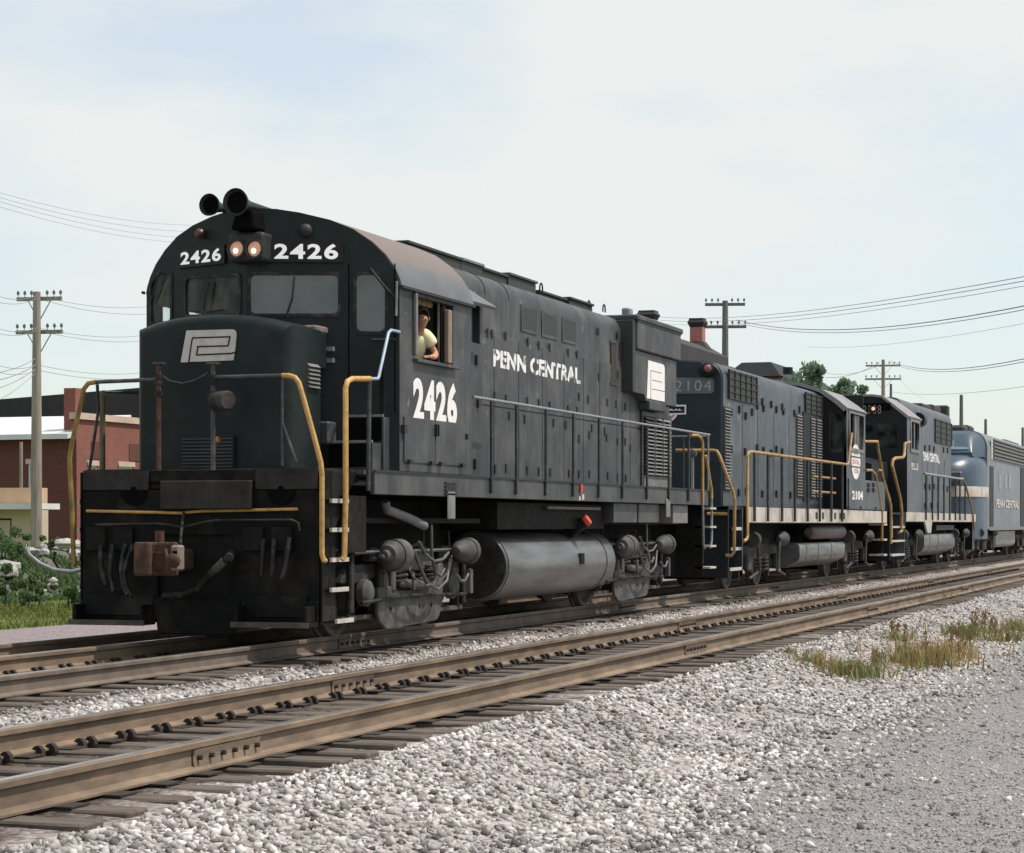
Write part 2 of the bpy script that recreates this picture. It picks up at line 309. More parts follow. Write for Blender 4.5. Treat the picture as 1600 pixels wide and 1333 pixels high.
# ================================================================== GROUND, TRACKS, BALLAST
Y2 = -4.12                                         # centre of the near track; the train's track is y = 0; rail heads at z = 0
def smooth(a, b, x): t = min(1, max(0, (x-a)/(b-a))); return t*t*(3-2*t)
def gz(x, y):
    d2 = abs(y-Y2); d1 = abs(y)
    if y < Y2: z = -.215-.25*smooth(1.35, 2.9, d2)
    elif y < 0: z = -.215-.05*smooth(1.3, 1.6, min(d1, d2))
    else: z = -.215-.10*smooth(1.35, 2.2, d1)
    return z+.012*math.sin(x*1.7+y*2.3)+.01*math.sin(x*.63-y*3.1)
def lines(a, b, fine0, fine1, st):
    v = list(np.arange(fine0, fine1+1e-6, st)); k = st
    x = fine1
    while x < b: k *= 1.35; x = min(b, x+k); v.append(x)
    k = st; x = fine0
    while x > a: k *= 1.35; x = max(a, x-k); v.insert(0, x)
    return v
def sheet(name, xs, ys, m, zf):
    mb = MB(); mb.v = [Vec((x, y, zf(x, y))) for x in xs for y in ys]; k = len(ys)
    mb.f = [(i*k+j, (i+1)*k+j, (i+1)*k+j+1, i*k+j+1) for i in range(len(xs)-1) for j in range(k-1)]
    o = mb.build(name, m, None, smooth=60); return tag(o, kind='structure')
def groundmat(name, stops, scale, bump, dirtbands=True):
    m = bpy.data.materials.new(name); m.use_nodes = True; t = m.node_tree; n, l = t.nodes, t.links; b = n['Principled BSDF']; b.inputs['Roughness'].default_value = .95; b.inputs['Specular IOR Level'].default_value = .15
    g = n.new('ShaderNodeNewGeometry')
    vo = n.new('ShaderNodeTexVoronoi'); vo.inputs['Scale'].default_value = scale; l.new(g.outputs['Position'], vo.inputs['Vector'])
    sp_ = n.new('ShaderNodeSeparateColor'); l.new(vo.outputs['Color'], sp_.inputs[0])
    rp = n.new('ShaderNodeValToRGB'); rp.color_ramp.elements.remove(rp.color_ramp.elements[0])
    for i, (p, c) in enumerate(stops):
        e = rp.color_ramp.elements[0] if i == 0 else rp.color_ramp.elements.new(p)
        e.position = p; e.color = (*c, 1)
    l.new(sp_.outputs[0], rp.inputs[0]); col = rp.outputs[0]
    if dirtbands: col = dirtband(n, l, g, col)
    l.new(col, b.inputs['Base Color'])
    bn = n.new('ShaderNodeBump'); bn.inputs['Strength'].default_value = bump; bn.inputs['Distance'].default_value = .03; bn.invert = True; l.new(vo.outputs['Distance'], bn.inputs['Height']); l.new(bn.outputs[0], b.inputs['Normal'])
    return m
def dirtband(n, l, g, col):                        # grease and brake dust that has settled along the two tracks
    sx = n.new('ShaderNodeSeparateXYZ'); l.new(g.outputs['Position'], sx.inputs[0])
    ns = n.new('ShaderNodeTexNoise'); ns.inputs['Scale'].default_value = 1.6; ns.inputs['Detail'].default_value = 6; l.new(g.outputs['Position'], ns.inputs['Vector'])
    def math_(op, a, b=None, c=None):
        q = n.new('ShaderNodeMath'); q.operation = op
        for i, v in enumerate((a, b, c)):
            if v is None: continue
            if isinstance(v, (int, float)): q.inputs[i].default_value = v
            else: l.new(v, q.inputs[i])
        return q.outputs[0]
    wob = math_('MULTIPLY_ADD', ns.outputs[0], .9, -.45)
    masks = []
    for c, h in ((0.0, 1.28), (Y2-.03, .98)):
        d = math_('ABSOLUTE', math_('SUBTRACT', sx.outputs[1], c)); d = math_('ADD', d, wob)
        q = n.new('ShaderNodeMapRange'); q.inputs[1].default_value = h-.12; q.inputs[2].default_value = h+.28; q.inputs[3].default_value = 1; q.inputs[4].default_value = 0; l.new(d, q.inputs[0]); masks.append(q.outputs[0])
    mk = math_('MAXIMUM', masks[0], masks[1])
    mx_ = n.new('ShaderNodeMix'); mx_.data_type = 'RGBA'; mx_.blend_type = 'MULTIPLY'; l.new(mk, mx_.inputs[0]); l.new(col, mx_.inputs[6]); mx_.inputs[7].default_value = (.24, .205, .185, 1)
    return mx_.outputs[2]
GRAVEL = [(0.0, (.14, .125, .12)), (.25, (.25, .225, .215)), (.6, (.36, .325, .31)), (1.0, (.48, .44, .425))]
M['ballast'] = groundmat('pale limestone ballast', GRAVEL, 22, .9)
M['path'] = groundmat('fine grey gravel', [(0, (.17, .165, .16)), (.5, (.27, .26, .255)), (1, (.40, .38, .375))], 60, .8, False)
M['road'] = groundmat('mauve cinder road', [(0, (.17, .14, .15)), (.5, (.235, .195, .205)), (1, (.31, .27, .28))], 30, .4, False)
M['lawn'] = mat('mown grass', (.10, .125, .03), .95, var=.3, scale=1.5, dirt=(.17, .165, .06), dirt_amt=.4, dirt_scale=.6, spec=.1)
M['dirt'] = mat('rubble dirt', (.12, .115, .10), .95, var=.3, scale=1.2, dirt=(.08, .09, .04), dirt_amt=.5, dirt_scale=.8, bump=.6, bump_scale=8)
XS = lines(-60, 900, -16, 60, .5)
sheet('ballast_bed', XS, [-7.6+.2*i for i in range(50)], M['ballast'], gz)
sheet('gravel_path', XS, lines(-60, -7.6, -9, -7.6, .35), M['path'], lambda x, y: gz(x, y) if y > -7.65 else -.465+.012*math.sin(x*1.7+y*2.3)*0)
sheet('cinder_road', XS, [2.2+.25*i for i in range(21)], M['road'], lambda x, y: gz(x, y) if y < 2.25 else -.315)
sheet('lawn', lines(-60, 900, 0, 60, 1), lines(7.2, 500, 7.2, 24, .6), M['lawn'], lambda x, y: -.315 if y < 7.25 else -.30+.03*math.sin(x*.5+y*.4))

def stones(name, n, r0, r1, ang0, ang1, ymin, ymax, size, m, power=1.0, lift=.0):
    # angular stones thinned out with distance; one joined mesh
    r = (r0**(1-power+1)+rng.random(n)*(r1**(2-power)-r0**(2-power)))**(1/(2-power)) if power != 2 else r0*(r1/r0)**rng.random(n)
    a = np.radians(ang0+rng.random(n)*(ang1-ang0)); x = CAM[0]+r*np.cos(a); y = CAM[1]+r*np.sin(a)
    k = (y > ymin) & (y < ymax)
    for yt in (0, Y2):                             # keep clear of the rails
        for s_ in (-1, 1): k &= np.abs(y-(yt+s_*.7535)) > .085
    if ymin < -7.3 and ymax > -7: k &= (y > -7.1) | (rng.random(n) < np.clip(1-(-7.1-y)/1.5, .03, 1)*.9)
    x, y = x[k], y[k]; n = len(x)
    z = np.array([gz(a_, b_) if b_ > -7.6 else -.465 for a_, b_ in zip(x, y)])-.035*(np.abs(y-Y2) < 1.32)-.035*(np.abs(y) < 1.32)
    tmpl = np.array([(1, 0, 0), (-1, 0, 0), (0, 1, 0), (0, -1, 0), (0, 0, 1), (0, 0, -1), (.6, .6, .5), (-.55, -.6, .55)], float)
    fc = np.array([(0, 2, 6), (2, 4, 6), (4, 0, 6), (4, 2, 1), (1, 3, 7), (3, 4, 7), (4, 1, 7), (3, 0, 4), (2, 0, 5), (1, 2, 5), (3, 1, 5), (0, 3, 5)])
    s = size*(.55+.9*rng.random((n, 1, 1))**1.6)
    v = tmpl[None]*(.65+.6*rng.random((n, 8, 1))); v = v*np.array([1.15, .9, .7])[None, None]
    q = rng.normal(size=(n, 4)); q /= np.linalg.norm(q, axis=1, keepdims=True); q[:, 1:3] *= .5; q /= np.linalg.norm(q, axis=1, keepdims=True)
    w_, a_, b_, c_ = q.T
    Rm = np.stack([np.stack([1-2*(b_*b_+c_*c_), 2*(a_*b_-c_*w_), 2*(a_*c_+b_*w_)], 1), np.stack([2*(a_*b_+c_*w_), 1-2*(a_*a_+c_*c_), 2*(b_*c_-a_*w_)], 1), np.stack([2*(a_*c_-b_*w_), 2*(b_*c_+a_*w_), 1-2*(a_*a_+b_*b_)], 1)], 1)
    v = np.einsum('nij,nkj->nki', Rm, v*s)
    v[:, :, 0] += x[:, None]; v[:, :, 1] += y[:, None]; v[:, :, 2] += z[:, None]+lift+s[:, :, 0]*.15
    f = (fc[None]+8*np.arange(n)[:, None, None]).reshape(-1, 3)
    me = bpy.data.meshes.new(name); me.vertices.add(n*8); me.vertices.foreach_set('co', v.reshape(-1)); me.loops.add(len(f)*3); me.loops.foreach_set('vertex_index', f.reshape(-1))
    me.polygons.add(len(f)); me.polygons.foreach_set('loop_start', np.arange(0, len(f)*3, 3)); me.polygons.foreach_set('loop_total', np.full(len(f), 3)); me.update(calc_edges=True)
    o = finish(me, name, m, None); return tag(o, kind='stuff')
def stonemat(name, stops, bands=True):
    m = bpy.data.materials.new(name); m.use_nodes = True; t = m.node_tree; n, l = t.nodes, t.links; b = n['Principled BSDF']; b.inputs['Roughness'].default_value = .92; b.inputs['Specular IOR Level'].default_value = .2
    g = n.new('ShaderNodeNewGeometry'); rp = n.new('ShaderNodeValToRGB'); rp.color_ramp.elements.remove(rp.color_ramp.elements[0])
    for i, (p, c) in enumerate(stops):
        e = rp.color_ramp.elements[0] if i == 0 else rp.color_ramp.elements.new(p)
        e.position = p; e.color = (*c, 1)
    l.new(g.outputs['Random Per Island'], rp.inputs[0]); col = rp.outputs[0]
    ns = n.new('ShaderNodeTexNoise'); ns.inputs['Scale'].default_value = .9; ns.inputs['Detail'].default_value = 7; l.new(g.outputs['Position'], ns.inputs['Vector'])   # patches of dust and fines
    rr = n.new('ShaderNodeMapRange'); rr.inputs[1].default_value = .35; rr.inputs[2].default_value = .65; rr.inputs[3].default_value = .68; rr.inputs[4].default_value = 1.12; l.new(ns.outputs[0], rr.inputs[0])
    mp_ = n.new('ShaderNodeMix'); mp_.data_type = 'RGBA'; mp_.blend_type = 'MULTIPLY'; mp_.inputs[0].default_value = 1; l.new(col, mp_.inputs[6]); l.new(rr.outputs[0], mp_.inputs[7]); col = mp_.outputs[2]
    if bands: col = dirtband(n, l, g, col)
    l.new(col, b.inputs['Base Color']); return m
M['stone'] = stonemat('crushed limestone', [(0, (.09, .078, .072)), (.12, (.20, .182, .172)), (.38, (.375, .35, .335)), (.75, (.53, .50, .48)), (1, (.68, .65, .63))])
M['grit'] = stonemat('grey path stone', [(0, (.15, .14, .14)), (.4, (.33, .31, .305)), (1, (.52, .49, .48))], False)
stones('ballast_stone', 150000, 8.5, 75, 1.0, 34, -11, -1.05, .027, M['stone'], 1.4)
stones('ballast_stone', 12000, 14, 40, 20, 38, -1.0, 2.2, .03, M['stone'], 1.0)
stones('path_stone', 60000, 8.5, 48, -4, 22, -13, -7.2, .012, M['grit'], 1.35)

# ---- tracks
RP = [(-.07, -.178), (.07, -.178), (.07, -.165), (.012, -.145), (.009, -.055), (.036, -.038), (.0365, -.008), (.03, 0), (-.03, 0), (-.0365, -.008), (-.036, -.038), (-.009, -.055), (-.012, -.145), (-.07, -.165)]
def rail_run(y, x0, x1, t, m, top=True, z=0):
    o = MB().prism([(y+a, z+b) for a, b in RP], 'x', x0, x1).build('rail', m, t)
    if top: MB().box(x0, x1, y-.029, y+.029, z+.0002, z+.003).build('running_surface', M['railtop'], o)
    return o
def track(yc, x0, x1, label, ms, name='railway_track'):
    t = thing(name, label, 'railway track', (0, yc, -.3), 'tracks')
    for s, m in ((-1, ms[0]), (1, ms[1])):
        r = rail_run(yc+s*.7535, x0, x1, t, m)
        for i in range(8):                         # bolted joint bars, staggered between the two rails
            xj = -9.4+11.9*i+(5.6 if s > 0 else 0); yy = yc+s*.7535
            jb = MB().prism([(yy-.03, -.150), (yy-.016, -.142), (yy-.016, -.056), (yy-.032, -.046), (yy-.022, -.09), (yy-.022, -.11)], 'x', xj-.46, xj+.46).build('joint_bar', m, t)
            bb_ = MB()
            for q in range(6): MB().cyl((xj-.40+.16*q, yy-.022, -.098), (xj-.40+.16*q, yy-.05, -.098), .016, None, 6).build('bolt', M['anchor'], jb)
    tie = MB().box(-.115, .115, -1.3, 1.3, -.17, 0).build('tie', M['tie'], t, bevel=.012); k = 0
    x = -12.0; first = True
    while x < x0+160 and k < 299:
        l = Vec((x+random.uniform(-.03, .03), random.uniform(-.04, .04), .3-.186+random.uniform(-.012, .006)))
        if first: tie.location = l; tie.data.transform(Matrix.Translation(Vec((0, yc, -.3)))); first = False
        else: c = clone(tie, t, [l])[0]; c.rotation_euler.z = random.uniform(-.012, .012)
        x += .53; k += 1
    return t
tr1 = track(0, -18, 330, "train's own track, oil-dark ballast between rails, under the black engines", (M['raildark'], M['rail']))
tr2 = track(Y2, -20, 330, 'empty near track with tan rails and pale ballast in front of the train', (M['rail'], M['rail']))
anc = MB()
for dx in (0,):
    anc.prism([(-.115, -.185), (-.108, -.155), (-.085, -.132), (-.06, -.135), (-.035, -.155), (-.03, -.2), (-.11, -.2)], 'x', dx-.022, dx+.022)
pl_ = MB().box(-.1, .1, -.18, .18, -.186, -.176).mesh('tie_plate')
def anchors(t, yc, side, n, x0):
    a0 = None
    for i in range(2*n):
        p = Vec((x0+.53*(i//2)+(.07 if i % 2 else -.07)+random.uniform(-.02, .02), side*.7535, .3))
        if a0 is None:
            a0 = finish(anc.mesh('rail_anchor'), 'rail_anchor', M['anchor'], t); a0.location = p
        else: clone(a0, t, [p])
anchors(tr2, Y2, 1, 120, -11.73); anchors(tr1, 0, 1, 24, -11.73)
pp = finish(pl_, 'tie_plate', M['anchor'], tr2); pp.location = (-12, .7535, .3)
clone(pp, tr2, [(-12+.53*i, s*.7535, .3) for i in range(1, 80) for s in (-1, 1)])
sr = thing('spare_rail', 'single rusty rail beside the cinder road left of the train', 'rail', (0, 2.15, -.3))
rail_run(2.12, -18, 70, sr, M['rail'], True, -.02); clone(MB().box(-.1, .1, 1.8, 2.45, -.34, -.2).build('tie', M['tie'], sr, bevel=.01), sr, [(-.5+i*.9, 0, 0) for i in range(1, 40)])

# ---- grass and weeds
def blades(name, pts, h, wd, m, parent=None, kind=None, lean=.35):
    vs = []; fs = []
    for x, y, z in pts:
        a = random.uniform(0, 6.283); hh = h*random.uniform(.5, 1.2); w2 = wd*random.uniform(.6, 1.3); dx, dy = math.cos(a)*w2, math.sin(a)*w2; lx, ly = random.gauss(0, lean)*hh, random.gauss(0, lean)*hh
        k = len(vs); vs += [(x-dx, y-dy, z-.01), (x+dx, y+dy, z-.01), (x+dx*.7+lx*.4, y+dy*.7+ly*.4, z+hh*.6), (x-dx*.7+lx*.4, y-dy*.7+ly*.4, z+hh*.6), (x+lx, y+ly, z+hh)]
        fs += [(k, k+1, k+2, k+3), (k+3, k+2, k+4)]
    me = bpy.data.meshes.new(name); off = base(parent) if parent else Vec((0, 0, 0)); me.from_pydata([tuple(Vec(v)-off) for v in vs], [], fs); me.update()
    return finish(me, name, m, parent, None, 0, kind)
def leafmat(name, c1, c2, trans=.3):
    m = bpy.data.materials.new(name); m.use_nodes = True; t = m.node_tree; n, l = t.nodes, t.links; b = n['Principled BSDF']; b.inputs['Roughness'].default_value = .6; b.inputs['Specular IOR Level'].default_value = .25
    g = n.new('ShaderNodeNewGeometry'); mx_ = n.new('ShaderNodeMix'); mx_.data_type = 'RGBA'; mx_.inputs[6].default_value = (*c1, 1); mx_.inputs[7].default_value = (*c2, 1); l.new(g.outputs['Random Per Island'], mx_.inputs[0]); l.new(mx_.outputs[2], b.inputs['Base Color'])
    tl = n.new('ShaderNodeBsdfTranslucent'); l.new(mx_.outputs[2], tl.inputs[0]); ms = n.new('ShaderNodeMixShader'); ms.inputs[0].default_value = trans; l.new(b.outputs[0], ms.inputs[1]); l.new(tl.outputs[0], ms.inputs[2]); l.new(ms.outputs[0], n['Material Output'].inputs[0])
    return m
M['grass'] = leafmat('grass blades', (.07, .11, .02), (.20, .21, .06))
M['weedgreen'] = leafmat('green weed leaves', (.11, .14, .05), (.24, .25, .11))
M['weedtan'] = leafmat('dry straw weed', (.32, .21, .08), (.42, .32, .15))
M['weedbrown'] = leafmat('brown dock seed', (.19, .125, .06), (.30, .21, .11))
M['leaf'] = leafmat('tree leaves', (.11, .18, .12), (.22, .30, .20), .5)
M['leafbush'] = leafmat('bush leaves', (.05, .10, .035), (.15, .22, .09))
blades('grass', [(x, y, -.30) for x, y in ((random.uniform(5, 48), 7.1+random.random()**1.3*8) for _ in range(42000))], .075, .011, M['grass'], None, 'stuff')
def weed(x, y, s, kinds, label, n=60):
    z = gz(x, y) if y > -7.6 else -.465
    t = thing('weed_clump', label, 'weeds', (x, y, z), 'weeds in the ballast')
    for i, kd in enumerate(kinds):
        n = int(n*.6) if i == 0 else n
        sx = x+random.gauss(0, .06)*s; sy = y+random.gauss(0, .06)*s
        pts = [(sx+random.gauss(0, .2 if random.random() < .7 else .5)*s, sy+random.gauss(0, .17 if random.random() < .7 else .4)*s, z) for _ in range(n)]
        if kd == 'dock':                           # tall seed spikes
            mb = MB(); lv = []
            for j in range(max(2, int(3.4*s))):
                a, b_ = x+random.gauss(0, .24)*s, y+random.gauss(0, .18)*s; h = random.uniform(.36, .60)*s; dx = random.gauss(0, .05)
                mb.tube([(a, b_, z), (a+dx*.5, b_, z+h*.6), (a+dx, b_, z+h)], [.006, .005, .003], 5)
                for q in range(55):
                    f = .35+.65*random.random(); lv.append((a+dx*f+random.gauss(0, .022), b_+random.gauss(0, .022), z+h*f))
            st = mb.build('stem', M['weedbrown'], t); blades('seed_spike', lv, .035, .009, M['weedbrown'], st, 'stuff')
        else:
            blades('leaf_tuft', pts, {'green': .26, 'tan': .31}[kd]*s, {'green': .013, 'tan': .007}[kd], M['weed'+kd], t, 'stuff', .45 if kd == 'green' else .3)
for px, py, s, kinds, lab, n in (
        (1440, 1038, 1.15, ('green', 'tan', 'tan', 'dock'), 'largest weed clump on the ballast, tall brown seed spikes over straw grass', 240),
        (1490, 1030, .9, ('tan', 'dock', 'tan'), 'straw weed clump with brown spikes just right of the largest clump', 200),
        (1395, 1016, .55, ('green', 'tan', 'dock'), 'small green weed left of the tallest seed spikes', 80),
        (1500, 998, .85, ('green', 'green', 'dock'), 'dark green weed patch behind the tall brown spikes', 160),
        (1535, 990, .7, ('green', 'dock'), 'low green weed patch between the ballast and the gravel path edge', 120),
        (1568, 998, .8, ('dock', 'green', 'tan'), 'brown dock clump on the path edge near the right edge of the picture', 130),
        (1595, 985, .9, ('green', 'tan'), 'yellow green weed clump cut by the right edge of the picture', 150),
        (1465, 955, .7, ('tan', 'green'), 'thin dry weed growing right beside the near rail', 70),
        (1320, 1063, .75, ('green', 'green', 'tan'), 'fresh green weed tuft lowest among the ballast weeds', 170),
        (1272, 1058, .6, ('tan', 'green'), 'yellowed weed tuft left of the fresh green tuft', 100),
        (1372, 1048, .5, ('tan', 'dock'), 'small brown weed between the green tuft and the largest clump', 60),
        (1225, 1052, .3, ('green',), 'tiny green sprout leftmost among the ballast weeds', 40)):
    a, b_, c = ray(px, py); t_ = (-.44-CAM[2])/c
    weed(CAM[0]+t_*a, CAM[1]+t_*b_, s, kinds, lab, n)

# ================================================================== BACKGROUND LEFT
def foliage(name, centre, rad, n, size, m, parent, lumps=9, seed=1):
    rs = random.Random(seed); c = Vec(centre); blobs = []
    for i in range(lumps):
        d = Vec((rs.gauss(0, 1), rs.gauss(0, 1), rs.gauss(0, 1))).normalized()
        blobs.append((Vec((d.x*rad[0], d.y*rad[1], d.z*rad[2]))*rs.uniform(.3, 1.0), rs.uniform(.16, .42)))
    vs, fs = [], []
    for i in range(n):
        b_, r_ = rs.choice(blobs); d = Vec((rs.gauss(0, 1), rs.gauss(0, 1), rs.gauss(0, 1))).normalized()*rs.random()**.4
        p = c+b_+Vec((d.x*rad[0], d.y*rad[1], d.z*rad[2]))*r_
        a = Vec((rs.gauss(0, 1), rs.gauss(0, 1), rs.gauss(0, .7))).normalized(); e = a.orthogonal().normalized(); e.rotate(Matrix.Rotation(rs.uniform(0, 6.28), 3, a))
        s = size*rs.uniform(.6, 1.4); f = a.cross(e); k = len(vs)
        vs += [p+e*s, p+f*s*.55, p-e*s, p-f*s*.55]; fs.append((k, k+1, k+2, k+3))
    me = bpy.data.meshes.new(name); off = base(parent); me.from_pydata([tuple(v-off) for v in vs], [], fs); me.update()
    return finish(me, name, m, parent)
def boulder(p, r, m, seed):
    rs = random.Random(seed); bm = bmesh.new(); bmesh.ops.create_icosphere(bm, subdivisions=2, radius=1)
    sc = Vec((r*rs.uniform(.8, 1.4), r*rs.uniform(.8, 1.3), r*rs.uniform(.6, .95)))
    for v in bm.verts:
        n_ = 1+.22*math.sin(v.co.x*3.1+seed)+.18*math.sin(v.co.y*4.3+seed*2)+.15*math.sin(v.co.z*5+seed*3); v.co = Vec((v.co.x*sc.x, v.co.y*sc.y, v.co.z*sc.z))*n_*.8
    me = bpy.data.meshes.new('boulder'); bm.to_mesh(me); bm.free(); o = finish(me, 'boulder', m, None); o.location = p; o.rotation_euler.z = rs.uniform(0, 6); return o
mnd = sheet('rubble_bank', lines(6, 60, 8, 50, 1), [12.6+.4*i for i in range(16)], M['dirt'], lambda x, y: -.33+1.05*smooth(12.7, 14.6, y)*(1-smooth(16.2, 18.4, y))*(.8+.2*math.sin(x*1.3)) if 6 < x < 60 else -.33)
M['rock'] = mat('pale grey rock', (.36, .35, .335), .9, var=.3, scale=3, bump=.5, bump_scale=14)
M['rockwhite'] = mat('whitewashed rock', (.40, .385, .365), .9, var=.12, scale=3)
bkz = lambda x, y: -.33+1.05*smooth(12.7, 14.6, y)*(1-smooth(16.2, 18.4, y))*(.8+.2*math.sin(x*1.3))
blades('ground_cover', [(x, y, bkz(x, y)) for x, y in ((random.uniform(10, 40), random.uniform(12.4, 15.2)) for _ in range(30000)) if math.sin(x*2.1+y*3)+math.sin(x*5.3-y*1.7) > -.35 or y < 12.9], .20, .02, M['leafbush'], None, 'stuff', .5)
rs = random.Random(5)
for i in range(30):
    x = 16.8+rs.random()*6; y = 12.75+rs.random()*2.0; z = -.3+1.0*smooth(12.7, 14.6, y)
    tag(boulder((x, y, z+.05), rs.uniform(.12, .3), M['rock'], i), 'grey rock heaped in the weedy rubble bank behind the lawn', 'rock', 'rocks in the rubble bank')
for i, (px, py, d_, r_, lab) in enumerate(((122, 852, 45, .22, 'upright white stone at the edge of the pilot above the rubble'), (100, 849, 47, .3, 'long whitish slab on top of the rubble bank'), (70, 863, 44, .16, 'pale rounded rock midway up the rubble bank'), (84, 908, 42.5, .17, 'pale wedge of rock low in the rubble near the bent pipe'))):
    tag(boulder(D(px, py, d_), r_*.6, M['rockwhite'], 60+i), lab, 'rock')
for i, (px, py, d_, r_, n, lab) in enumerate(((8, 915, 43.0, .42, 1200, 'dark green bush low at the left edge beside the lawn'), (45, 930, 42.4, .26, 800, 'low green weeds in front of the rubble bank'), (42, 850, 48, .34, 800, 'light green bush behind the rubble at the pole foot'), (78, 846, 50, .25, 500, 'small bush right of the pole foot'), (106, 928, 42.6, .3, 900, 'bright green bush beside the pilot above the lawn'), (62, 914, 43.0, .22, 500, 'bluish weed tuft between the rubble rocks'), (2, 860, 47, .45, 800, 'thin sapling against the beige wall at the left edge'))):
    p = D(px, py, d_); t = thing('shrub', lab, 'shrub', (p.x, p.y, -.3)); MB().tube([(p.x, p.y, -.4), (p.x+.03, p.y, p.z)], [.03, .012], 6).build('stem', M['trouser'], t)
    foliage('foliage', p, (r_*1.15, r_*1.15, r_), int(n*1.6), .034, M['leafbush'], t, 8, 20+i)
p0 = [D(px, py, 41.5) for px, py in ((38, 855), (46, 868), (62, 881), (85, 891), (112, 894), (128, 890))]
tag(MB().tube(p0, .045, 8).build('bent_pipe', M['railgrey'], None, smooth=50), 'bent dark pipe curving out of the rubble beside the pilot', 'pipe')
p0 = [D(px, py, 41.8) for px, py in ((86, 862), (84, 876), (92, 888), (110, 891))]
tag(MB().tube(p0, .03, 8).build('bent_pipe', M['rubber'], None, smooth=50), 'short hooked pipe inside the curve of the longer bent pipe', 'pipe')

c0 = D(120, 818, 95); bx, by = c0.x, c0.y
bt = thing('brick_building', 'red brick building with white metal roof strip and dark upper roof behind pole', 'building', (bx, by, -.4))
z2 = 5.75; z1 = 4.95
P2 = Plane((bx, by), (bx+30, by)); P1 = Plane((bx, by+16), (bx, by))
def uvr(pl, x0, y0, x1, y1):
    a = pl.uv(x0, y1); b_ = pl.uv(x1, y0); return [(a[0], a[1]), (b_[0], a[1]), (b_[0], b_[1]), (a[0], b_[1])]
win2 = [uvr(P2, 138, 728, 152, 775), uvr(P2, 186, 730, 208, 780)]
win1 = [uvr(P1, 44, 725, 56, 762)]
plate('wall', P2, [(0, -.4), (30, -.4), (30, z2), (0, z2)], win2, .3, M['brick'], bt)
plate('wall', P1, [(0, -.4), (15.97, -.4), (15.97, z1), (0, z1)], win1, .3, M['brickdark_shade'], bt, .005)  # shade of the face turned from the sun is painted by darker brick
M['pane'] = mat('pale window pane', (.30, .36, .38), .15, var=.15)
for pl, ws in ((P2, win2), (P1, win1)):
    for q in ws:
        fr = plate('window', pl, q, [[(q[0][0]+.08, q[0][1]+.08), (q[1][0]-.08, q[1][1]+.08), (q[2][0]-.08, q[2][1]-.08), (q[3][0]+.08, q[3][1]-.08)]], .12, M['concrete'], bt, -.03)
        plate('pane', pl, q, [], .02, M['pane'], fr, -.1)
        plate('lintel', pl, [(q[3][0]-.1, q[3][1]), (q[2][0]+.1, q[2][1]), (q[2][0]+.1, q[2][1]+.22), (q[3][0]-.1, q[3][1]+.22)], [], .1, M['coping'], fr, .05)
MB().box(bx-.12, bx+30, by-.12, by+.3, z2, z2+.28).build('coping', M['coping'], bt)
zr_ = lambda px, py: D(px, py, 101).z
MB().add([(bx-.6, by+.1, z1-.06), (bx-.6, by+17, z1-.1), (bx+5, by+17, z1+1.0), (bx+5, by+.1, z1+1.0), (bx-.6, by+.1, z1+.16), (bx-.6, by+17, z1+.12), (bx+5, by+17, z1+1.2), (bx+5, by+.1, z1+1.2)], [(0, 1, 2, 3), (4, 5, 6, 7), (0, 1, 5, 4), (1, 2, 6, 5), (2, 3, 7, 6), (3, 0, 4, 7)]).build('metal_roof', M['metalroof'], bt)
MB().prism([(by+18, 4), (by-4, 4), (by-4, 7.95), (by+18, 6.75)], 'x', bx+9, bx+24).build('upper_roof', M['slate'], bt)
MB().box(bx+.4, bx+.95, by+.3, by+.85, z2-.5, z2+1.35).build('chimney', M['brick'], bt)
for k in range(7):
    MB().box(bx+1.2+k*3.4, bx+2.2+k*3.4, by-.03, by+.02, 4.1, 4.85).build('brick_panel', M['brickdark_shade'], bt)
pv = D(33, 728, 93); MB().tube([(pv.x, pv.y, -.4), (pv.x, pv.y, 4.7)], .07, 8).build('downpipe', M['pole'], bt)

q0 = D(52, 818, 77); tt = thing('tan_building', 'small beige one-storey building with flat white canopy at the left edge', 'building', (q0.x, q0.y, -.4))
PT = Plane((q0.x, q0.y+9), (q0.x, q0.y)); u1 = 9.0
wq = uvr(PT, -14, 810, 18, 848)
plate('wall', PT, [(0, -.4), (9, -.4), (9, PT.uv(50, 796)[1]), (0, PT.uv(50, 796)[1])], [wq], .25, M['beige'], tt)
fr = plate('window', PT, wq, [[(wq[0][0]+.06, wq[0][1]+.06), (wq[1][0]-.06, wq[1][1]+.06), (wq[2][0]-.06, wq[2][1]-.06), (wq[3][0]+.06, wq[3][1]-.06)]], .1, M['concrete'], tt, -.02)
plate('pane', PT, wq, [], .02, M['glassdark'], fr, -.09); cz = PT.uv(50, 796)[1]; fz = PT.uv(50, 762)[1]
MB().box(q0.x-.14, q0.x-.02, q0.y+7.45, q0.y+7.5, wq[0][1], wq[2][1]).build('mullion', M['concrete'], fr)
MB().box(q0.x+.02, q0.x+1.0, q0.y, q0.y+9, -.4, cz-.02).build('body', M['beige'], tt)
MB().box(q0.x-1.0, q0.x+.5, q0.y-.75, q0.y+9, cz, cz+.2).build('canopy', M['concrete'], tt)
MB().box(q0.x+.05, q0.x+1, q0.y+.03, q0.y+9, cz+.2, fz).build('fascia', M['tan'], tt)

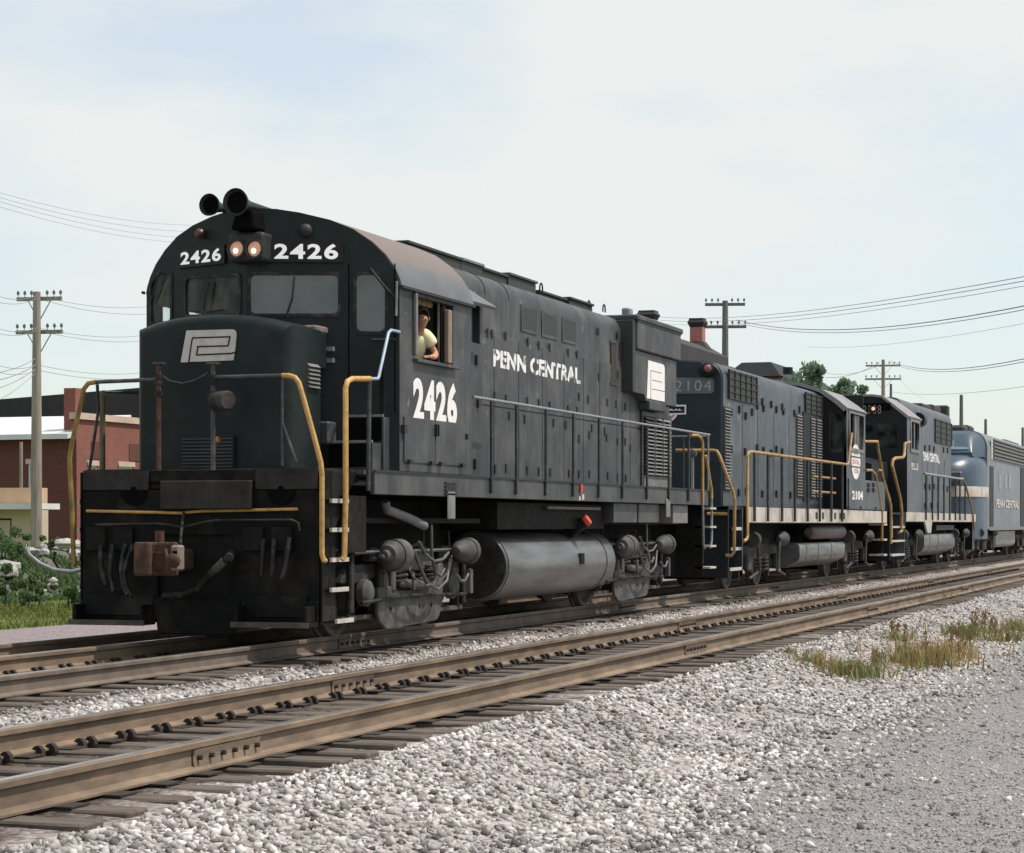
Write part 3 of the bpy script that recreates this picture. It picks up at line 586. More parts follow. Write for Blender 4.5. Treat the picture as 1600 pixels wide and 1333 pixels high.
def pole(px, ytop, dist, label, arms, m, rad=.15, armlen=2.2, armdir=(0, 1), brace=True, ybot=None):
    p = D(px, 818, dist); x, y = p.x, p.y; zt = D(px, ytop, dist).z
    t = thing('utility_pole', label, 'utility pole', (x, y, -.4), 'utility poles')
    MB().tube([(x, y, -.6), (x, y, zt*.5), (x+.02, y, zt)], [rad*1.15, rad, rad*.72], 10).build('pole', m, t, smooth=50)
    ad = Vec((armdir[0], armdir[1], 0)).normalized(); pts = []
    for za, hl in arms:
        z = D(px, za, dist).z; c = Vec((x, y, z))-ad.cross(Vec((0, 0, 1)))*(rad+.06)
        ar = MB().obox(c-ad*hl, c+ad*hl, .10, .12).build('crossarm', m, t); row = []
        for f in (-.95, -.65, -.35, .35, .65, .95):
            i0 = c+ad*(hl*f)+Vec((0, 0, .06)); MB().lathe(i0, (0, 0, 1), [(0, .012), (.08, .012), (.08, .045), (.15, .05), (.2, .025), (.21, 0)], 8).build('insulator', M['insul'], ar, smooth=40); row.append(i0+Vec((0, 0, .19)))
        pts.append(row)
        if brace:
            for s_ in (-1, 1): MB().obox(c+ad*(hl*.55*s_), Vec((c.x, c.y, z-.7)), .04, .02).build('brace', m, t)
    return t, pts, Vec((x, y, zt))
pA = pole(57, 456, 70, 'weathered utility pole with two crossarms left of the train, by the brick building', ((466, .75), (518, .78)), M['pole'], .16, armdir=(.12, -1))
def wire(a, b_, sag, r, ext=(0, 0)):
    pts = [a.lerp(b_, i/14)+Vec((0, 0, -sag*4*(i/14)*(1-i/14))) for i in range(15)]
    if ext[1]: pts.append(b_+(pts[-1]-pts[-2])*14*ext[1])
    if ext[0]: pts.insert(0, a+(pts[0]-pts[1])*14*ext[0])
    mb = MB().tube(pts, r, 4, False); return mb
def wires(lab, grp, runs, r=.012, ext=(0, 0), name='power_line'):
    for a, b_, sag in runs: tag(wire(a, b_, sag, r, ext).build(name, M['wire'], None), lab, 'wire', grp)

# ================================================================== LEAD LOCOMOTIVE
LG = thing('diesel_locomotive', 'black lead diesel locomotive numbered 2426 with round cab roof, nearest the camera', 'locomotive', (8.5, 0, 0), 'coupled locomotives')
YS = 1.55; ZB, ZT = 1.62, 1.89; YH = .95; YC = 1.60
pFR = Plane((1.2, 0), (1.83, -1.6)); pFL = Plane((1.83, 1.6), (1.2, 0))
pCS = Plane((0, -YC), (1, -YC)); pSI = Plane((0, -YS), (1, -YS)); pHS = Plane((0, -YH), (1, -YH))
pNF = Plane((.30, 0), (.30, -1)); pPF = Plane((0, 0), (0, -1))
RPROF = [(0, 4.86), (.3, 4.848), (.55, 4.81), (.85, 4.735), (1.1, 4.63), (1.3, 4.485), (1.44, 4.34), (1.53, 4.2), (1.58, 4.08), (1.6, 4.0)]
def quad(pl, *pts): return [pl.uv(*p) for p in pts]
def rquad(pl, r, *pts): return rpoly(quad(pl, *pts), r, 4)

# --- frame, sill, walkway
MB().box(1.0, 16.6, -.55, .55, .95, 1.6).build('centre_frame', M['under'], LG, bevel=.02)
for s_ in (-1, 1): MB().box(1.16, 16.85, s_*YS-.03, s_*YS+.03, ZB, ZT).build('side_sill', M['black'], LG, bevel=.008)
dk = MB().box(1.0, 16.85, -YS+.035, YS-.035, ZT-.05, ZT-.002); dk.build('walkway', M['black'], LG)
MB().box(1.14, 16.87, -YS-.045, -YS-.032, ZT-.02, ZT+.006).build('walkway_edge', M['latch'], LG)
MB().box(16.80, 16.86, -YS+.03, YS-.03, 1.0, ZT-.06).build('end_plate', M['pilot'], LG)
# front deck and pilot
fd = MB(); fd.box(.0, 1.14, -1.40, 1.40, 1.74, ZT); fd.box(.02, .10, -1.36, 1.36, 1.66, 1.738)
fd.build('front_deck', M['pilot'], LG, bevel=.02)
pc = uv_c = None
po = [(-1.43, .22), (1.43, .22), (1.43, 1.62), (1.36, 1.66), (-1.36, 1.66), (-1.43, 1.62)]
hole = rpoly([(-.50, .50), (.42, .50), (.42, 1.18), (-.50, 1.18)], .06)
plate('pilot_plate', pPF, po, [hole], .05, M['pilot'], LG, .0, .008)
MB().box(.07, 1.0, -.62, .6, .42, 1.25).build('draft_box', M['under'], LG)
for a, b_ in ((-1.42, -.52), (.5, 1.42)):           # footboards, bottom bar
    bb = MB(); bb.box(-.30, -.04, a, b_, .20, .25); bb.box(-.045, -.03, a, b_, .25, .47)
    for yy in (a+.05, b_-.05): bb.box(-.28, -.03, yy-.02, yy+.02, .249, .42)
    bb.build('footboard', M['pilot'], LG, bevel=.006)
M['footedge'] = mat('worn oily step edge', (.06, .05, .035), .7, var=.5, scale=6)
for a, b_ in ((-1.42, -.52), (.5, 1.42)): MB().box(-.306, -.29, a, b_, .196, .254).build('footboard_edge', M['footedge'], LG)
MB().prism([(.46, .10), (-.46, .10), (-.52, .5), (.52, .5)], 'x', -.07, -.03).build('pilot_centre', M['pilot'], LG, bevel=.01)
for s_ in (-1, 1): MB().prism([(.0, .25), (.36, .25), (.36, 1.25), (.95, 1.86), (.0, 1.86)], 'y', s_*1.43-.02, s_*1.43+.02).build('step_side', M['pilot'], LG, bevel=.006)
for s_ in (-1, 1):
    for z, dx, px0 in ((.26, .62, .42), (.60, .50, .28), (.92, .40, .28), (1.24, .40, .28), (1.55, .40, .28)):
        x0 = px0-.02; st = MB().box(x0-.18, x0+.28, s_*1.20-.3, s_*1.20+.3, z-.03, z).build('step', M['pilot'], LG)
        MB().box(x0-.18, x0+.28, min(s_*1.50, s_*1.53), max(s_*1.50, s_*1.53), z-.034, z+.012).build('step_edge', M['step'], st)
for s_ in (-1, 1): MB().box(.50, 1.10, s_*1.46-.04, s_*1.46+.04, .98, 1.60).build('step_box', M['under'], LG)
MB().tube([(-.03, 1.35, 1.435), (-.035, .2, 1.41), (-.035, -.05, 1.43), (-.03, -1.18, 1.45)], .017, 8).build('pilot_stripe', M['yellow'], LG)
cut = [F(px, py, -.12) for px, py in ((150, 820), (247, 818), (262, 820), (285, 824), (318, 816), (336, 813), (455, 812), (466, 817), (468, 830))]
MB().tube(cut, .013, 6).build('cut_lever', M['truckdark'], LG)
cp_ = MB().box(-.62, .1, .10, .30, .78, 1.02)       # coupler shank
M['guardarm'] = mat('rusty grey guard arm', (.22, .17, .14), .8, var=.4, scale=9)
cpo = cp_.build('coupler', M['rust'], LG, bevel=.03)
cy = .19
MB().prism([(-.45, cy+.20), (-.70, cy+.23), (-.78, cy+.02), (-.74, cy-.02), (-.66, cy+.06), (-.60, cy+.02), (-.60, cy-.14), (-.64, cy-.22), (-.58, cy-.24), (-.5, cy-.2), (-.42, cy-.14)], 'z', .74, 1.10).build('knuckle', M['rust'], cpo, bevel=.025, segs=2)
kb = MB().box(-.74, -.60, cy-.33, cy-.23, .80, 1.07).build('guard_arm', M['guardarm'], cpo, bevel=.02)
for z in (.87, .98): MB().box(-.755, -.735, cy-.31, cy-.26, z-.03, z+.03).build('guard_hole', M['hole'], cpo)
MB().tube([(-.5, cy+.02, 1.08), (-.5, cy+.02, 1.22)], .05, 10).build('lock_lifter', M['rust'], cpo, smooth=40)
MB().tube([F(282, 850, -.55), F(283, 833, -.3), F(287, 800, -.05)], .016, 6).build('lift_rod', M['truckdark'], cpo)
MB().tube([F(258, 858, -.72), F(262, 875, -.76), F(268, 882, -.8)], .022, 6).build('hook', M['rust'], cpo)
MB().lathe(F(272, 876, -.74), (-1, 0, 0), [(0, .075), (.05, .075), (.07, .05), (.075, 0)], 12).build('pin_boss', M['rust'], cpo, smooth=40)
hs = []
for (x0, y0), pts in (((0, 0), [(158, 852), (157, 870), (160, 895), (166, 915)]), ((0, 0), [(176, 850), (173, 870), (172, 900), (178, 925)]), ((0, 0), [(196, 850), (192, 868), (189, 890), (192, 915), (200, 930)]), ((0, 0), [(208, 852), (200, 872), (194, 892), (196, 915), (206, 932)]),
                      ((0, 0), [(452, 840), (449, 862), (446, 885), (440, 905)]), ((0, 0), [(428, 842), (427, 870), (424, 900)]), ((0, 0), [(412, 842), (410, 870), (408, 900)])):
    MB().tube([F(px, py, -.10-.03*i) for i, (px, py) in enumerate(pts)], .026, 8).build('air_hose', M['rubber'], LG, smooth=50)
MB().tube([F(px, py, -.25) for px, py in ((357, 872), (350, 878), (338, 888), (326, 902), (310, 920), (285, 930), (255, 932))], .042, 10).build('brake_hose', M['rubber'], LG, smooth=50)
MB().tube([F(350, 877, -.26), F(336, 891, -.26)], .047, 10).build('hose_band', M['truck'], LG, smooth=50)
MB().tube([F(357, 872, -.24), F(362, 866, -.05)], .05, 10).build('angle_cock', M['truckdark'], LG, smooth=50)
for a, b_ in ((128, 238), (400, 478)):             # slotted rail guards at the bottom of the pilot
    lo = F(a, 950, -.06); hi = F(b_, 930, -.06)
    MB().add([(-.06, lo.y, .30), (-.06, hi.y, .30), (-.02, hi.y, .52), (-.02, lo.y, .52), (-.08, lo.y, .30), (-.08, hi.y, .30), (-.04, hi.y, .52), (-.04, lo.y, .52)], [(0, 1, 2, 3), (4, 5, 6, 7), (0, 1, 5, 4), (1, 2, 6, 5), (2, 3, 7, 6), (3, 0, 4, 7)]).build('bottom_guard', M['pilot'], LG)
for px in (150, 192, 395, 440): 
    q = F(px, 835, -.04); MB().box(-.055, -.03, q.y-.12, q.y+.12, 1.0, 1.26).build('pilot_pocket', M['under'], LG, bevel=.01)
MB().box(-.10, -.03, -.66, .42, 1.45, 1.76).build('walkway_drop_plate', M['deckface'], LG, bevel=.012)
for yy in (.78, -.98):
    MB().lathe((-.005, yy, 1.66), (-1, 0, 0), [(0, .17), (.012, .165), (.016, 0)], 18).build('notch_disc', M['hole'], LG, smooth=40)  # dark disc painted in place of the shaded notch in the deck edge
MB().box(-.02, -.001, -1.40, -.68, 1.665, 1.88).build('deck_face', M['deckface'], LG); MB().box(-.02, -.001, .6, 1.40, 1.665, 1.88).build('deck_face', M['deckface'], LG)

# --- nose
YN = .93; ZN = 3.60
def nose_ring(x, g=0):
    pts = [(-YN+g, ZT), (-YN+g, 3.42-g)]
    for i in range(9): 
        t = i/8; y = -YN+.0+g+(2*YN-2*g)*t; pts.append((y, 3.45-g+.145*(1-(2*t-1)**2)**.8))
    pts += [(YN-g, 3.42-g), (YN-g, ZT)]
    return [(x, y, z) for y, z in pts]
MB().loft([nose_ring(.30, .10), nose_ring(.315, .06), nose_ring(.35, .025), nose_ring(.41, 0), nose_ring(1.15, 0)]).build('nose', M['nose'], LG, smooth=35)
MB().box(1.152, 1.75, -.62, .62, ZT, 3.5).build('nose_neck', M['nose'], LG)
def pnts(*p): return [pNF.uv(200+x/5, 480+y/5) for x, y in p]
pl0 = rpoly(pnts((415, 432), (460, 183), (856, 173), (838, 360), (836, 360), (828, 416), (487, 428), (478, 431)), [0, 0, .07, .05, 0, 0, .04, 0], 6)
lg_ = plate('herald', pNF, pl0, [], .006, M['dull'], LG, .012)
def strip(mb, pl, pts, wd, t0, t1, conv):
    for a, b_ in zip(pts, pts[1:]):
        a, b_ = Vec((*conv(*a), 0)), Vec((*conv(*b_), 0)); d = (b_-a).normalized(); n_ = Vec((-d.y, d.x, 0))*wd/2; a -= d*wd/2; b_ += d*wd/2
        mb.ppoly(pl, [((a-n_).x, (a-n_).y), ((b_-n_).x, (b_-n_).y), ((b_+n_).x, (b_+n_).y), ((a+n_).x, (a+n_).y)], t0, t1)
nconv = lambda x, y: pNF.uv(200+x/5, 480+y/5)
for i, pp_ in enumerate(([(479, 430), (484, 395), (503, 262), (512, 241), (800, 232)], [(800, 236), (787, 298)], [(784, 303), (548, 309)], [(551, 313), (540, 370)], [(543, 374), (815, 362)], [(815, 362), (842, 352)])):
    mb = MB()
    for a, b_ in zip(pp_, pp_[1:]): strip(mb, pNF, [a, b_], .016, .0125, .0150+.0004*i, nconv)
    mb.build('herald_line', M['nose'], lg_)
MB().box(.245, .296, -.3, .33, ZT, 2.26).build('nose_grille', M['nose'], LG)
g0 = MB().box(.225, .243, -.29, .32, 0, .013).build('grille_slat', M['louver' if 0 else 'black'], LG); g0.location.z = 1.91
clone(g0, LG, [(0, 0, 1.91+.038*i) for i in range(1, 9)])
pNS = Plane((0, -YN), (1, -YN)); u0, v0 = pNS.uv(480, 605); u1_, v1_ = pNS.uv(497, 575)
for i in range(6):
    z = v0+(v1_-v0)*i/5; MB().add([(u0, -YN-.035, z), (u1_, -YN-.035, z), (u1_, -YN, z+.035), (u0, -YN, z+.035), (u0, -YN, z-.002), (u1_, -YN, z-.002)], [(0, 1, 2, 3), (4, 5, 1, 0), (0, 3, 4), (1, 2, 5), (3, 2, 5, 4)]).build('nose_louver', M['louver'], LG)
lp = F(341, 688, .27); MB().lathe(lp, (-1, 0, 0), [(0, .04), (.03, .04), (.045, .025), (.05, 0)], 12).build('marker_light', M['amber'], LG, smooth=40)
bq = S(517, 512, -.85); bx_ = MB().box(1.17, 1.5, -.86, -.66, 3.02, 3.46).build('bell_bracket', M['nose'], LG, bevel=.03)
MB().box(1.165, 1.52, -.87, -.64, 3.44, 3.52).build('bracket_cap', M['roofdust'], bx_, bevel=.02)
MB().lathe((1.16, -.80, 3.3), (-1, 0, 0), [(0, .05), (.03, .05), (.035, 0)], 10).build('bracket_lamp', M['rust'], bx_)
for z in (3.12, 3.25): MB().box(1.5, 1.56, -.93, -.85, z, z+.05).build('bracket_lug', M['railgrey'], bx_)
MB().prism([(-1.2, 1.9), (-.70, 1.9), (-.70, 2.12), (-.95, 2.5), (-1.2, 2.5)], 'x', 1.05, 1.12).build('sand_box', M['black'], LG) if 0 else MB().box(1.17, 1.4, -1.02, -.7, 2.18, 2.44).build('sand_box', M['black'], LG, bevel=.02)

# --- stairs up to the front door
MB().box(1.62, 1.80, -1.50, -.95, ZT+.005, 2.50).build('stair_block', M['black'], LG, bevel=.005)
MB().box(1.36, 1.618, -1.47, -.95, ZT+.005, 2.20).build('stair_block', M['black'], LG, bevel=.005)
for x, z, y0_ in ((1.35, 2.20, -1.47), (1.605, 2.50, -1.50)):
    MB().box(x-.005, x+.02, y0_, -.95, z+.002, z+.03).build('stair_nosing', M['railgrey'], LG)
    MB().box(x-.006, x-.001, y0_+.02, -.95, z-.27, z-.01).build('riser_shade', M['hole'], LG)  # near-black sheets put the shade of the stair fronts into colour

# --- cab
def profile_z(y):
    y = abs(y)
    for (a, za), (b_, zb) in zip(RPROF, RPROF[1:]):
        if a <= y <= b_: return za+(zb-za)*(y-a)/(b_-a)
    return RPROF[-1][1]
LV = pFR.len
topR = [(LV*y/1.6, z+.014) for y, z in RPROF]
winR = [rquad(pFR, .07, (390, 492), (530, 492), (530, 428), (390, 428)), rpoly(quad(pFR, (555, 520), (603, 520), (603, 448), (592, 428), (555, 428)), [.08, .08, .03, .03, .06], 4)]
winL = [rquad(pFL, .07, (290, 494), (375, 490), (375, 429), (290, 434)), rpoly(quad(pFL, (236, 506), (268, 503), (268, 428), (246, 428), (236, 446)), [.05, .05, .05, .02, .02], 4)]
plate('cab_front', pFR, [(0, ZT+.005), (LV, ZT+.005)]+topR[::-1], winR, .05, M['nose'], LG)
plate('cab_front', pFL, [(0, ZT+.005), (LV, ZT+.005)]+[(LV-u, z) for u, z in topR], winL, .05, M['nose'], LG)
def inset(poly, d):
    c = sum((Vec((*p, 0)) for p in poly), Vec((0, 0, 0)))/len(poly); xs = [p[0] for p in poly]; ys = [p[1] for p in poly]; w_, h_ = max(xs)-min(xs), max(ys)-min(ys)
    return [(c.x+(p[0]-c.x)*(1-2*d/w_), c.y+(p[1]-c.y)*(1-2*d/h_)) for p in poly]
for pl, ws, gl in ((pFR, winR, 'glassdark'), (pFL, winL, 'glass')):
    for q in ws:
        f_ = plate('window', pl, inset(q, -.022), [inset(q, .014)], .02, M['rubber'], LG, .012)
        plate('pane', pl, inset(q, -.003), [], .006, M[gl], f_, -.012)
def side_win(pl): return None
CX0, CX1 = 1.855, 4.29
wo = quad(pCS, (649, 560), (708, 566), (708, 478), (649, 462)); wo = [(wo[0][0], 3.21), (wo[1][0], 3.21), (wo[2][0], 3.93), (wo[3][0], 3.93)]
side = [(CX0, ZT+.008), (CX1, ZT+.008), (CX1, 3.995), (CX0, 3.995)]
plate('cab_side', pCS, side, [wo], .05, M['black'], LG, 0, .004)
pCL = Plane((10, YC), (0, YC)); plate('cab_side', pCL, [(10-CX1, ZT+.008), (10-CX0, ZT+.008), (10-CX0, 3.995), (10-CX1, 3.995)], [[(10-3.9, 3.15), (10-2.15, 3.15), (10-2.15, 3.9), (10-3.9, 3.9)]], .05, M['black'], LG)
rf = MB(); rp2 = [(-y, z) for y, z in RPROF[::-1]]+[(y, z) for y, z in RPROF[1:]]
def roof_ring(x, o): return [(x-.0, y*(1+o/1.6), z+o) for y, z in rp2]+[(x, y*.965, z-.05) for y, z in rp2[::-1]]
ring = []
def front_x(y): return 1.2+.63*abs(y)/1.6
rf.loft([[(front_x(y)+.03, y*1.015, z+.012) for y, z in rp2]+[(front_x(y)+.03, y*.97, z-.05) for y, z in rp2[::-1]], [(1.95, y*1.015, z+.012) for y, z in rp2]+[(1.95, y*.97, z-.05) for y, z in rp2[::-1]], [(CX1+.02, y*1.015, z+.012) for y, z in rp2]+[(CX1+.02, y*.97, z-.05) for y, z in rp2[::-1]]])
M['cabroof'] = None
def roofmat():
    m = mat('grey roof with settled dust', (.115, .118, .128), .6, var=.15, scale=2, dirt=(.17, .175, .19), dirt_amt=.2, dirt_scale=3); t = m.node_tree; n, l = t.nodes, t.links; b = n['Principled BSDF']; src = b.inputs['Base Color'].links[0].from_socket
    g = n.new('ShaderNodeNewGeometry'); sx = n.new('ShaderNodeSeparateXYZ'); l.new(g.outputs['Position'], sx.inputs[0]); ns = n.new('ShaderNodeTexNoise'); ns.inputs['Scale'].default_value = 2.2; ns.inputs['Detail'].default_value = 5; l.new(g.outputs['Position'], ns.inputs['Vector'])
    ad = n.new('ShaderNodeMath'); ad.operation = 'MULTIPLY_ADD'; ad.inputs[1].default_value = .35; l.new(ns.outputs[0], ad.inputs[0]); l.new(sx.outputs[2], ad.inputs[2])
    rr = n.new('ShaderNodeMapRange'); rr.inputs[1].default_value = 4.45; rr.inputs[2].default_value = 4.53; l.new(ad.outputs[0], rr.inputs[0])
    mx_ = n.new('ShaderNodeMix'); mx_.data_type = 'RGBA'; l.new(rr.outputs[0], mx_.inputs[0]); l.new(src, mx_.inputs[6]); mx_.inputs[7].default_value = (.155, .125, .11, 1); l.new(mx_.outputs[2], b.inputs['Base Color']); return m
M['cabroof'] = roofmat()
rf.build('cab_roof', M['cabroof'], LG, smooth=40)
MB().box(CX0-.01, CX1+.03, -YC-.05, -YC+.01, 3.975, 4.0).build('roof_gutter', M['latch'], LG)
MB().prism([(y*.955, z-.06) for y, z in rp2]+[(1.5, 2.0), (-1.5, 2.0)], 'x', CX1-.06, CX1-.0).build('rear_bulkhead', mat('grey green cab lining', (.20, .25, .24), .7), LG)
for i in range(19):
    z = 2.5+i*.12; ym = min(1.42, max([y/100 for y in range(0, 150) if profile_z(y/100) > z+.17] or [0])); ym < .05 or MB().box(CX1-.10, CX1-.065, -min(.35, ym), ym, z, z+.10).build('lining_board', M['wood'], LG)
for i in range(15):
    z = 2.45+i*.12; MB().box(1.98 if z > 3.88 else 3.93, 4.18, 1.50, 1.535, z, z+.10).build('lining_board', M['wood'], LG)
for i in range(13):                                 # arched ceiling boards
    xx = 1.95+.18*i; cb_ = [(y*.94, z-.10) for y, z in rp2]; MB().loft([[(xx, y, z) for y, z in cb_]+[(xx, y*.985, z-.03) for y, z in cb_[::-1]], [(xx+.15, y, z) for y, z in cb_]+[(xx+.15, y*.985, z-.03) for y, z in cb_[::-1]]]).build('ceiling_board', M['wood'], LG)
MB().box(1.9, CX1-.1, -1.5, 1.5, 2.30, 2.36).build('cab_floor', M['under'], LG)
MB().box(1.75, 2.1, -1.45, -.15, 2.37, 3.2).build('control_stand', M['under'], LG); MB().box(2.0, 2.35, .2, 1.2, 2.37, 2.9).build('cab_seat', M['under'], LG)
MB().box(2.75, 3.2, -1.32, -.82, 2.37, 2.74).build('engineer_seat', M['under'], LG)
# side window fittings
wx0, wx1 = wo[0][0], wo[1][0]
def sx_(px, y=-YC): return S(px, 500, y).x
x_a = sx_(654, -1.66); x_b = sx_(690, -1.6); x_c = sx_(704, -1.66)
for nm, xx, wd, y0_, y1_, z0_, z1_, mm in (('wind_deflector', x_a, .06, -1.645, -1.602, 3.24, 3.98-.02, 'louver'), ('sash_post', x_b, .05, -1.59, -1.55, 3.2, 3.95, 'louver'), ('arm_pad', x_c, .14, -1.66, -1.603, 3.22, 3.86, 'tanpad')):
    if mm == 'tanpad': M['tanpad'] = mat('faded tan pad', (.22, .17, .13), .8, var=.2, scale=8)
    MB().box(xx-wd/2, xx+wd/2, y0_, y1_, z0_, z1_).build(nm, M[mm], LG, bevel=.008)
MB().box(wx0-.06, wx1+.08, -1.66, -1.602, 3.165, 3.205).build('window_sill', M['black'], LG, bevel=.006)
MB().box(x_c-.17, x_c-.08, -1.60, -1.50, 3.2, 3.93).build('dark_sash_post', M['hole'], LG)  # near-black upright between the sash and the arm pad
MB().box(wx0-.03, wx1+.03, -1.615, -1.602, 3.93, 3.985).build('window_header', M['latch'], LG)
# below the window: battery doors with hinges and latches
dd = quad(pCS, (645, 733), (715, 735), (715, 672), (645, 668))
for a, b_ in ((CX0+.12, 2.98), (3.0, 4.05)):
    d_ = MB().box(a, b_, -YC-.014, -YC-.001, 2.0, 2.52).build('battery_door', M['black'], LG, bevel=.004)
    for xx in (a+.15, b_-.15):
        MB().box(xx-.06, xx+.06, -YC-.05, -YC-.015, 1.985, 2.03).build('hinge', M['latch'], d_)
    MB().box((a if a > 2.5 else b_)-.03, (a if a > 2.5 else b_)+.03, -YC-.05, -YC-.015, 2.33, 2.47).build('door_catch', M['latch'], d_)
MB().box(CX1-.26, CX1-.20, -YC-.04, -YC-.002, 2.33, 2.40).build('lift_lug', M['latch'], LG); MB().box(CX0+.04, CX0+.14, -YC-.05, -YC-.002, 2.33, 2.42).build('lift_lug', M['latch'], LG)
a0 = pCS.uv(645, 652); a1 = pCS.uv(715, 590); text('cab_number', '2426', pCS, sx_(644, -YC)+.02, 2.47, sx_(714, -YC)-sx_(644, -YC)-.03, .53, M['white'], LG, bold=.045, off=.004, space=1.12)
# number boards, headlight, horns
M['boardface'] = mat('number board glass', (.011, .013, .012), .35, spec=.2)
nbR = quad(pFR, (421, 410), (536, 409), (536, 377), (421, 378)); nbL = quad(pFL, (281, 420), (354, 411), (354, 382), (281, 390))
for pl, nb in ((pFR, nbR), (pFL, nbL)):
    u_a, u_b = nb[0][0], nb[1][0]; z_a, z_b = nb[0][1], nb[2][1]
    o_ = plate('number_board', pl, [(u_a, z_a), (u_b, z_a), (u_b, z_b), (u_a, z_b)], [], .03, M['boardface'], LG, .034, .004)
    text('number_digits', '2426', pl, u_a+.055, z_a+.035, u_b-u_a-.11, z_b-z_a-.07, M['numlit'], o_, bold=.03, off=.037, space=1.15)
hb = MB().box(1.06, 1.5, -.27, .17, 4.24, 4.58).build('headlight_housing', M['latch'], LG, bevel=.05, segs=3)
for px in (370, 398):
    q = F(px, 389, 1.05); hl = MB().lathe((1.065, q.y, q.z), (-1, 0, 0), [(0, .09), (.012, .085), (.022, .05), (.026, 0)], 20).build('headlight', M['lens'], LG, smooth=40)
    MB().lathe((1.044, q.y+.01, q.z-.02), (-1, 0, 0), [(0, .036), (.012, .022), (.014, 0)], 12).build('bulb', M['lamp'], hl, smooth=60)
    MB().lathe((1.036, q.y, q.z), (-1, 0, 0), [(0, .115), (.02, .115), (.02, .09), (0, .09)], 20, False).build('lamp_rim', M['latch'], hl, smooth=40)
hv = MB().prism([(-.20, 4.6), (.10, 4.6), (.03, 4.82), (-.17, 4.82)], 'x', .98, 1.5).build('sand_hatch', M['hole'], LG, bevel=.02)
def horn(p, r, L_, d=(1, -.06, .0)):
    d = Vec(d).normalized(); o = MB().lathe(p, d, [(.0, r*.2), (-.02, r*.25), (.03, r*.8), (0, r), (-.008, r*1.02), (.05, r*.9), (.14, r*.58), (.3, r*.36), (L_, r*.22), (L_+.02, r*.34), (L_+.1, r*.34), (L_+.11, 0)][2:], 22, False).build('horn', M['latch'], LG, smooth=50)
    MB().lathe(Vec(p)+d*.06, -d, [(0, 0), (.0, r*.62), (.045, r*.93)], 22, False).build('horn_mouth', M['hole'], o, smooth=50)
    return o
h1 = F(327, 320, .95); h2 = F(368, 316, .78); horn(h1, .125, .62); h2o = horn(h2, .155, .95)
MB().tube([(1.4, h1.y, h1.z-.02), (1.45, h2.y, h2.z-.06), (1.5, h2.y-.05, h2.z)], .03, 8).build('horn_manifold', M['railblack'], LG)
for hh in (h1, h2): MB().box(1.35, 1.42, hh.y-.03, hh.y+.03, 4.80, hh.z).build('horn_bracket', M['latch'], LG)
q = pFR.uv(478, 361); MB().lathe(pFR.pt(*q, .03), pFR.n, [(0, .075), (.04, .075), (.07, .05), (.08, 0)], 16).build('class_light', M['latch'], LG, smooth=40)
q = pFL.uv(318, 366); MB().lathe(pFL.pt(*q, .03), pFL.n, [(0, .06), (.04, .06), (.07, .04), (.08, 0)], 16).build('class_light', mat('dim red lens', (.06, .025, .02), .4), LG, smooth=40)
def wiper(pl, pts, r=.01): MB().tube([pl.pt(*pl.uv(*p), .035+.012*(i % 2)) for i, p in enumerate(pts)], r, 6).build('wiper', M['latch'], LG)
wiper(pFR, [(579, 420), (600, 447), (619, 467)], .013); wiper(pFR, [(583, 424), (603, 450), (619, 466)], .009); wiper(pFL, [(322, 487), (325, 470), (330, 440)]); wiper(pFL, [(300, 485), (325, 488), (352, 484)]); wiper(pFL, [(240, 470), (252, 430), (256, 424)], .012)
wiper(pFR, [(448, 492), (456, 468), (460, 432)])
wb = pFR.pt(*pFR.uv(619, 466), .05); MB().tube([pFR.pt(*pFR.uv(620, 440), .04), pFR.pt(*pFR.uv(619, 494), .04)], .014, 8).build('grab_iron', M['railgrey'], LG)
q = pFR.uv(600, 532); MB().tube([pFR.pt(q[0]-.14, q[1], .03), pFR.pt(q[0]-.14, q[1], .07), pFR.pt(q[0]+.12, q[1]+.01, .07), pFR.pt(q[0]+.12, q[1]+.01, .03)], .012, 6).build('door_grab', M['latch'], LG)
dl = pFR.uv(545, 520)[0]; dr = pFR.uv(617, 520)[0]          # front door seam
for uu in (dl, dr): plate('door_seam', pFR, [(uu-.008, 2.55), (uu+.008, 2.55), (uu+.008, 4.25), (uu-.008, 4.25)], [], .01, M['hole'], LG, .003)
MB().tube([F(222, 457, 1.8), F(226, 458, 1.8)], .02, 6).build('mirror_bracket', M['latch'], LG)
# --- long hood
HX0, HX1 = CX1, 16.5; ZR = 4.70
def hood_ring(x, yh=YH, zt=ZR, rr=.30, zb=ZT):
    pts = [(-yh, zb)]
    for i in range(7): a = math.pi/2*i/6; pts.append((-yh+rr-rr*math.cos(a), zt-rr+rr*math.sin(a)))
    pts.append((0, zt+.05))
    return [(x, y, z) for y, z in pts]+[(x, -y, z) for y, z in pts[-2::-1]]
MB().loft([hood_ring(HX0), hood_ring(HX1)]).build('long_hood', M['black'], LG, smooth=35)
